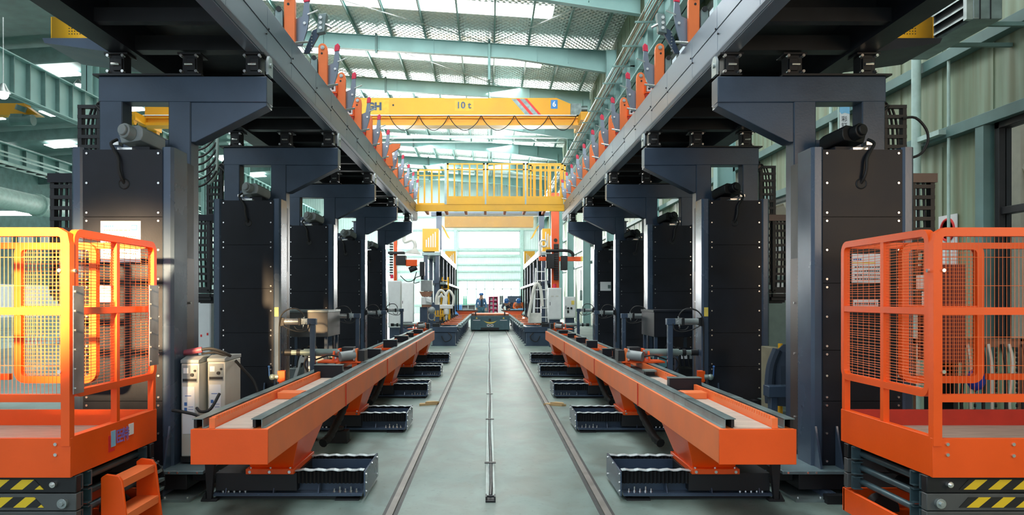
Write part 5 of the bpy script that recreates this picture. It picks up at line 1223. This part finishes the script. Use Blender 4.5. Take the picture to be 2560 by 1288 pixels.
def cabinet(px0, px1, py0, Y, label, m=white, d=.35, z0=0, py1=None, name='control_cabinet', extra=None):
    x0, x1 = PX(px0, Y), PX(px1, Y); w_ = (x1 - x0) / 2; zt_ = PZ(py0, Y); z0 = PZ(py1, Y) if py1 else z0
    root = thing(name, label, 'cabinet', ((x0 + x1) / 2, Y, 0))
    b = MB(); b.box(-w_, w_, 0, d, z0, zt_); b.build('case', m, root, .008)
    b = MB(); b.box(-w_ * .93, w_ * .93, -.012, 0, z0 + .03, zt_ - .03); dr = b.build('door', m, root, .004)
    b = MB(); b.box(-w_ * .8, -w_ * .72, -.03, -.012, (z0 + zt_) / 2 - .05, (z0 + zt_) / 2 + .05); b.build('handle', dark, dr)
    if z0 > .1: b = MB(); b.box(-w_ * .8, w_ * .8, .05, d - .05, 0, z0); b.build('plinth', navy, root)
    return root
cabinet(970, 1001, 702, 21.5, 'bright white cabinet behind the farthest left column', z0=.6)
cabinet(1003, 1033, 706, 26.5, 'pale grey white cabinet right of the bright white one', z0=.6)
cabinet(1000, 1018, 726, 27.6, 'small pale cabinet low behind the left robot', m=tealpale, z0=.4)
r = cabinet(1371, 1404, 720, 22, 'tall pale grey control cabinet at the far right', py1=799)
b = MB(); b.box(-.12, -.04, -.018, -.012, 1.50, 1.53); b.box(.02, .1, -.018, -.012, 1.50, 1.53); b.build('meter', cream, r)
b = MB(); b.cyl((0, .1, PZ(720, 22)), (0, .1, PZ(710, 22)), .05, 12); b.build('beacon', pink, r)
r = cabinet(1411, 1439, 742, 23, 'smaller grey cabinet with yellow label right of the tall grey one', m=greyp if False else white, py1=795)
b = MB(); b.box(.04, .13, -.018, -.012, PZ(762, 23), PZ(752, 23)); b.build('yellow_label', inky, r)
b = MB(); b.cyl((-.06, -.03, PZ(771, 23)), (-.06, -.01, PZ(771, 23)), .035, 12); b.cyl((.04, -.03, PZ(771, 23)), (.04, -.01, PZ(771, 23)), .035, 12); b.box(-.09, -.03, -.02, -.01, PZ(783, 23), PZ(776, 23)); b.build('dial', dark, r)
b = MB(); b.box(0, .15, -.2, .2, -.3, .3); b.cyl((.1, 0, .3), (.1, 0, 1.5), .02, 6); o = b.build('wall_box', railgrey); o.location = (XR - .18, XR * K / (1456 - VX), 1.65); tag(o, 'small grey junction box on the far right wall', 'box')
# orange column machine on the right
Y = 24.5; X0 = PX(1388, Y)
root = thing('welding_robot', 'tall orange column robot at the far right, behind the grey cabinets', 'robot', (X0, Y, 0))
b = MB(); b.box(lx(1379), lx(1398), 0, .3, .6, PZ(482, Y)); b.build('column', orange, root, .01)
b = MB(); b.cyl((lx(1389), -.02, PZ(601, Y)), (lx(1389), 0, PZ(601, Y)), .06, 16); b.build('column_hole', dark, root)
b = MB(); z = PZ(700, Y)
while z < PZ(612, Y): b.box(lx(1384), lx(1396), -.1, -.01, z, z + .06); z += .075
b.build('cable_chain', dark, root)
b = MB(); b.box(lx(1364), lx(1384), -.3, -.02, PZ(672, Y), PZ(636, Y)); b.box(lx(1402), lx(1418), -.1, .2, PZ(676, Y), PZ(640, Y)); b.build('gearbox', dark, root, .01)
b = MB(); b.box(lx(1398), lx(1452), 0, .15, PZ(653, Y), PZ(642, Y)); b.box(lx(1346), lx(1364), -.2, -.05, PZ(653, Y), PZ(643, Y)); b.build('cross_arm', orange, root, .006)
b = MB(); b.box(lx(1452), lx(1457), -.01, .16, PZ(653, Y), PZ(641, Y)); b.build('yellow_tip', inky, root)
b = MB(); b.tube([(lx(1364), -.1, PZ(628, Y)), (lx(1400), -.1, PZ(627, Y)), (lx(1420), -.1, PZ(628, Y)), (lx(1430), -.1, PZ(634, Y)), (lx(1431), -.1, PZ(642, Y))], .05, 8); b.build('cable_conduit', dark, root)
b = MB(); b.tube([(lx(1358) + .11 * math.cos(a), -.1, PZ(609, Y) + .11 * math.sin(a)) for a in [i * math.pi / 8 for i in range(16)]], .035, 8, 0, True); b.tube([(lx(1350), -.1, PZ(615, Y)), (lx(1349), -.1, PZ(640, Y))], .04, 8); b.build('white_hose', hose_w, root)
b = MB(); b.box(lx(1372), lx(1406), -.1, .4, 0, .6); b.build('machine_base', navy, root)
# ladders
def ladder_(px0, px1, pyt, pyb, Y, m, label, n):
    X0 = PX((px0 + px1) / 2, Y); zt_, zb_ = PZ(pyt, Y), .685; w_ = (px1 - px0) * Y / K / 2
    root = thing('step_ladder', label, 'ladder', (X0, Y, 0))
    for sx in (-1, 1): b = MB(); b.tube([(sx * w_ * 1.15, -.2, zb_), (sx * w_ * .75, .1, zt_)], .028, 4); b.build('stile', m, root)
    for sx in (-1, 1): b = MB(); b.tube([(sx * w_ * 1.1, .7, zb_), (sx * w_ * .75, .14, zt_)], .022, 4); b.build('back_stile', m, root)
    for i in range(n):
        t = (i + .6) / n; z = zb_ + (zt_ - zb_) * t; y = -.2 + .3 * t; ww = w_ * (1.15 - .4 * t)
        b = MB(); b.box(-ww, ww, y - .04, y + .04, z - .015, z + .015); b.build('rung', m, root)
    return root
ladder_(1336, 1368, 670, 795, 23.6, white, 'white aluminium step ladder in front of the right press station', 6)
ladder_(1103, 1122, 693, 770, 27.0, yellow, 'yellow step ladder leaning by the left press station', 5)
b = MB(); b.tube([(PX(1322, 22.5) + .0, 22.5, .9), (PX(1326, 22.5), 22.5, 1.2), (PX(1335, 22.5), 22.5, 1.75), (PX(1343, 22.5), 22.5, 1.9), (PX(1352, 22.5), 22.5, 1.7), (PX(1356, 22.5), 22.5, 1.2)], .05, 8); b.box(PX(1322, 22.5), PX(1355, 22.5), 22.7, 22.9, .70, 1.0)
tag(b.build('white_hose_loop', hose_w), 'white hose loop behind the aluminium ladder', 'hose')
# ------------------------------------------------------------------ far end stock
def stock(px0, px1, py0, Y, m, name, label, cat, d=.5, shelves=0):
    x0, x1 = PX(px0, Y), PX(px1, Y); w_ = (x1 - x0) / 2; zt_ = PZ(py0, Y); root = thing(name, label, cat, ((x0 + x1) / 2, Y, 0))
    b = MB()
    if shelves:
        b.box(-w_, -w_ + .04, 0, d, 0, zt_); b.box(w_ - .04, w_, 0, d, 0, zt_)
        for i in range(shelves + 1): b.box(-w_, w_, 0, d, .1 + (zt_ - .14) * i / shelves, .14 + (zt_ - .14) * i / shelves)
        b.box(-w_, w_, d - .03, d, 0, zt_); b.box(-.05, .05, -.02, .02, 0, zt_)
    else: b.box(-w_, w_, 0, d, 0, zt_)
    b.build('body', m, root, .01)
    b = MB(); r_ = random.Random(px0)
    if shelves:
        for i in range(shelves):
            z = .14 + (zt_ - .14) * i / shelves
            b.box(-w_ * .7, -w_ * .1, .1, .4, z, z + .2); b.box(w_ * .1, w_ * .7, .1, .4, z, z + .15)
        b.build('boxes', greyp, root)
    else:
        b.box(-w_ * .9, -w_ * .05, -.02, 0, .1, zt_ - .08); b.box(w_ * .05, w_ * .9, -.02, 0, .1, zt_ - .08); b.build('door', m, root)
    return root
stock(1222, 1245, 742, 52, magenta, 'tool_rack', 'crimson tool rack against the far windows', 'rack', shelves=5)
stock(1249, 1258, 740, 53, railgrey, 'storage_shelf', 'narrow grey shelf right of the crimson rack', 'shelf', shelves=3)
stock(1269, 1306, 740, 50, navy, 'storage_cabinet', 'wide dark cabinet behind the two bending workers', 'cabinet')
stock(1190, 1222, 761, 54, railgrey, 'work_bench', 'grey bench behind the standing worker', 'bench', shelves=2)
stock(1152, 1188, 763, 55, greyp, 'work_bench', 'low grey bench left of the standing worker', 'bench', shelves=2)
stock(1246, 1262, 762, 50, white, 'storage_box', 'pale storage box right of the crimson rack', 'box')
for px, c in ((1160, 0), (1165, 1)):
    Y = 57; b = MB(); b.cyl((0, 0, .0), (0, 0, 1.45), .07, 14); b.ball((0, 0, 1.45), .07, 12); b.cyl((0, 0, 1.5), (0, 0, 1.68), .04, 8); o = b.build('gas_cylinder', greenp); o.location = (PX(px, Y), Y, 0)
    tag(o, 'green gas cylinder by the far windows, %s one of the pair' % ('left' if c == 0 else 'right'), 'gas cylinder')
Y = 45; b = MB(); b.box(-.12, .02, 0, .2, 0, .62); b.cyl((.1, .1, 0), (.1, .1, .6), .13, 12); o = b.build('paint_bucket', white); o.location = (PX(1242, Y), Y, 0); tag(o, 'white drum beside the crimson rack', 'drum')
b = MB(); b.box(-.28, .28, 0, .4, 0, 1.05); o = b.build('blue_crate', mat('blue_plastic', (.08, .25, .60), .5), bevel=.02); o.location = (PX(1144, 48), 48, 0); tag(o, 'blue crate at the far left beside the press station', 'crate')
# ------------------------------------------------------------------ people
def skin_mesh(name, pts, edges, radii, m, parent, root_i=0, lvl=1):
    me = bpy.data.meshes.new(name); me.from_pydata([tuple(p) for p in pts], edges, []); me.materials.append(m)
    o = bpy.data.objects.new(name, me); C.objects.link(o); o.parent = parent
    sm = o.modifiers.new('skin', 'SKIN'); sm.use_smooth_shade = True
    if not me.skin_vertices: me.skin_vertices.new() if hasattr(me.skin_vertices, 'new') else None
    sv = me.skin_vertices[0].data
    for i, r in enumerate(radii):
        sv[i].radius = (r, r) if not isinstance(r, tuple) else r; sv[i].use_root = (i == root_i)
    ss = o.modifiers.new('sub', 'SUBSURF'); ss.levels = lvl; ss.render_levels = lvl
    return o
def add_skin_layer(me):
    bm = bmesh.new(); bm.from_mesh(me); bm.verts.layers.skin.verify(); bm.to_mesh(me); bm.free()
_old = skin_mesh
def skin_mesh(name, pts, edges, radii, m, parent, root_i=0, lvl=1):
    me = bpy.data.meshes.new(name); me.from_pydata([tuple(p) for p in pts], edges, []); add_skin_layer(me); me.materials.append(m)
    o = bpy.data.objects.new(name, me); C.objects.link(o); o.parent = parent
    sm = o.modifiers.new('skin', 'SKIN'); sm.use_smooth_shade = True
    sv = me.skin_vertices[0].data
    for i, r in enumerate(radii): sv[i].radius = (r, r) if not isinstance(r, tuple) else r; sv[i].use_root = (i == root_i)
    ss = o.modifiers.new('sub', 'SUBSURF'); ss.levels = lvl; ss.render_levels = lvl
    return o
def person(loc, rz, J, top_m, leg_m, label, open_front=False):
    """J: joints in metres: pelvis, chest, neck, head, then left/right shoulder, elbow, wrist and hip, knee, ankle, toe."""
    root = thing('person', label, 'person', loc, rz)
    V = {k: Vector(v) for k, v in J.items()}
    names = list(V); idx = {k: i for i, k in enumerate(names)}; pts = [V[k] for k in names]
    E = [('pelvis', 'waist'), ('waist', 'chest'), ('chest', 'neck'), ('neck', 'head'), ('head', 'crown')]
    rad = dict(pelvis=.13, waist=.12, chest=.15, neck=.065, head=.105, crown=.09)
    for s in 'LR':
        E += [('chest', 'sh' + s), ('sh' + s, 'el' + s), ('el' + s, 'wr' + s), ('wr' + s, 'pa' + s), ('pelvis', 'hi' + s), ('hi' + s, 'kn' + s), ('kn' + s, 'an' + s), ('an' + s, 'to' + s)]
        rad.update({'sh' + s: .065, 'el' + s: .045, 'wr' + s: .028, 'pa' + s: .036, 'hi' + s: .085, 'kn' + s: .058, 'an' + s: .042, 'to' + s: .04})
    for s in 'LR':
        d = (V['wr' + s] - V['el' + s]).normalized(); V['pa' + s] = V['wr' + s] + d * .07
        a = V['an' + s]; V['to' + s] = Vector((a.x, a.y - .17, max(.035, a.z - .05)))
    V['crown'] = V['head'] + (V['head'] - V['neck']).normalized() * .09
    names = list(V); idx = {k: i for i, k in enumerate(names)}; pts = [V[k] for k in names]; radii = [rad[k] for k in names]; edges = [(idx[a], idx[c]) for a, c in E]
    for s, sg in (('L', -1), ('R', 1)):
        d = (V['pa' + s] - V['wr' + s]).normalized(); side = d.cross(Vector((0, 1, 0)));
        side = side.normalized() if side.length > .1 else Vector((1, 0, 0)); curl = d.cross(side)
        for f, (off, ln) in enumerate(((-.030, .065), (-.010, .078), (.010, .074), (.030, .058))):
            a = V['pa' + s] + side * off + d * .02; m1 = a + d * ln * .55 + curl * .01; m2 = a + d * ln * .85 + curl * .03; n0 = len(pts)
            pts += [a, m1, m2]; radii += [.010, .009, .008]; edges += [(idx['pa' + s], n0), (n0, n0 + 1), (n0 + 1, n0 + 2)]
        a = V['wr' + s] + d * .03 + side * .04 * sg; n0 = len(pts); pts += [a, a + side * .02 * sg + d * .045]; radii += [.012, .009]; edges += [(idx['wr' + s], n0), (n0, n0 + 1)]
    skin_mesh('body', pts, edges, radii, skin, root, idx['pelvis'])
    # face details and helmet
    hd = V['head']; ax = (V['crown'] - hd).normalized(); fw = Vector((0, -1, 0)); fw = (fw - ax * fw.dot(ax)).normalized(); rt = fw.cross(ax)
    b = MB(); b.ball(hd + fw * .105 - ax * .0, .016, 8); b.ball(hd + rt * .085, .02, 8, 0, (.5, 1, 1.3)); b.ball(hd - rt * .085, .02, 8, 0, (.5, 1, 1.3)); b.build('nose_and_ears', skin, root)
    b = MB(); b.ball(hd + fw * .078 + rt * .032 + ax * .02, .011, 6); b.ball(hd + fw * .078 - rt * .032 + ax * .02, .011, 6); b.cyl(hd + fw * .085 - ax * .04 + rt * .02, hd + fw * .085 - ax * .04 - rt * .02, .005, 6); b.build('eyes_and_mouth', dark, root)
    b = MB(); c = hd + ax * .055; prof = [(.135, -.01), (.132, .03), (.115, .085), (.07, .12), (.0, .128)]; n = 16
    for (r0, h0), (r1, h1) in zip(prof, prof[1:]):
        b.loft([c + (rt * math.cos(a) + fw * math.sin(a)) * r0 + ax * h0 for a in [2 * math.pi * i / n for i in range(n)]], [c + (rt * math.cos(a) + fw * math.sin(a)) * max(r1, .004) + ax * h1 for a in [2 * math.pi * i / n for i in range(n)]])
    b.loft([c + (rt * math.cos(a) * .12 + fw * (.10 + .07 * math.sin(a))) for a in [math.pi * i / 8 for i in range(9)]], [c + ax * .012 + (rt * math.cos(a) * .12 + fw * (.10 + .07 * math.sin(a))) for a in [math.pi * i / 8 for i in range(9)]])
    b.build('safety_helmet', helmet, root)
    # jacket and trousers follow the same joints
    def sub(keys, es, rr, name, m):
        i2 = {k: i for i, k in enumerate(keys)}; return skin_mesh(name, [V[k] if not isinstance(k, tuple) else k for k in keys], [(i2[a], i2[c]) for a, c in es], rr, m, root)
    V['wrL_'] = V['elL'] + (V['wrL'] - V['elL']) * .93; V['wrR_'] = V['elR'] + (V['wrR'] - V['elR']) * .93; V['col'] = V['chest'] + (V['neck'] - V['chest']) * .55
    sub(['pelvis', 'waist', 'chest', 'col', 'shL', 'elL', 'wrL_', 'shR', 'elR', 'wrR_'], [('pelvis', 'waist'), ('waist', 'chest'), ('chest', 'col'), ('chest', 'shL'), ('shL', 'elL'), ('elL', 'wrL_'), ('chest', 'shR'), ('shR', 'elR'), ('elR', 'wrR_')], [(.175, .135), (.165, .13), (.19, .14), .08, .085, .062, .048, .085, .062, .048], 'jacket', top_m)
    sub(['pelvis', 'hiL', 'knL', 'anL', 'hiR', 'knR', 'anR'], [('pelvis', 'hiL'), ('hiL', 'knL'), ('knL', 'anL'), ('pelvis', 'hiR'), ('hiR', 'knR'), ('knR', 'anR')], [.15, .105, .08, .065, .105, .08, .065], 'trousers', leg_m)
    b = MB()
    for s in 'LR': a = V['an' + s]; t = V['to' + s]; b.prism([(a.y + .07, 0), (t.y - .05, 0), (t.y - .05, .04), (t.y, .07), (a.y - .03, .12), (a.y + .07, .12)], 'x', a.x - .045, a.x + .045)
    b.build('shoes', dark, root, .01)
    if open_front:
        b = MB(); w_ = V['waist']; c_ = V['chest']; b.loft([(w_.x - .07, w_.y - .175, w_.z - .12), (w_.x + .07, w_.y - .175, w_.z - .12), (w_.x + .07, w_.y - .15, w_.z - .12), (w_.x - .07, w_.y - .15, w_.z - .12)], [(c_.x - .05, c_.y - .195, c_.z + .1), (c_.x + .05, c_.y - .195, c_.z + .1), (c_.x + .05, c_.y - .16, c_.z + .1), (c_.x - .05, c_.y - .16, c_.z + .1)]); b.build('dark_shirt', fabric_d, root, .01)
    return root
def stand(dx=0): return dict(pelvis=(0, 0, .95), waist=(0, 0, 1.12), chest=(0, 0, 1.34), neck=(0, -.01, 1.50), head=(0, -.02, 1.61), shL=(-.20, 0, 1.42), elL=(-.27, .02, 1.14), wrL=(-.27, -.08, .90), shR=(.20, 0, 1.42), elR=(.27, .02, 1.14), wrR=(.27, -.08, .90), hiL=(-.10, 0, .90), knL=(-.12, -.02, .50), anL=(-.13, .02, .09), hiR=(.10, 0, .90), knR=(.12, -.02, .50), anR=(.13, .02, .09))
person((PX(1203, 42), 42, 0), .15, stand(), fabric_b, denim, 'person in open blue jacket and blue helmet standing behind the transfer cart', True)
def bend(l=0): return dict(pelvis=(0, .25, .85), waist=(0, .14, 1.0), chest=(0, -.08, 1.14), neck=(0, -.22, 1.24), head=(0, -.31, 1.31), shL=(-.20, -.10, 1.18), elL=(-.28, -.22, .98), wrL=(-.16, -.38, .92), shR=(.20, -.10, 1.18), elR=(.28, -.22, .98), wrR=(.16, -.38, .92), hiL=(-.11, .25, .82), knL=(-.13, .08, .46), anL=(-.14, .20, .09), hiR=(.11, .25, .82), knR=(.13, .08, .46), anR=(.14, .20, .09))
person((PX(1296, 39.22), 39.22, .0), 0, bend(), fabric_o, fabric_d, 'person in orange jacket and blue helmet bending over the right work table')
person((PX(1271, 39.3), 39.3, 0), -.3, bend(), fabric_d, fabric_d, 'person in dark blue jacket and blue helmet bending beside the orange jacketed worker')
b = MB(); b.box(-.5, .5, 0, .25, 0, .05); b.box(-.1, .45, .03, .2, .05, .09); o = b.build('wrapped_part', [cyanp], bevel=.01); o.location = (PX(1300, 38.3), 38.35, .862); tag(o, 'blue wrapped steel part lying on the right work table', 'part')
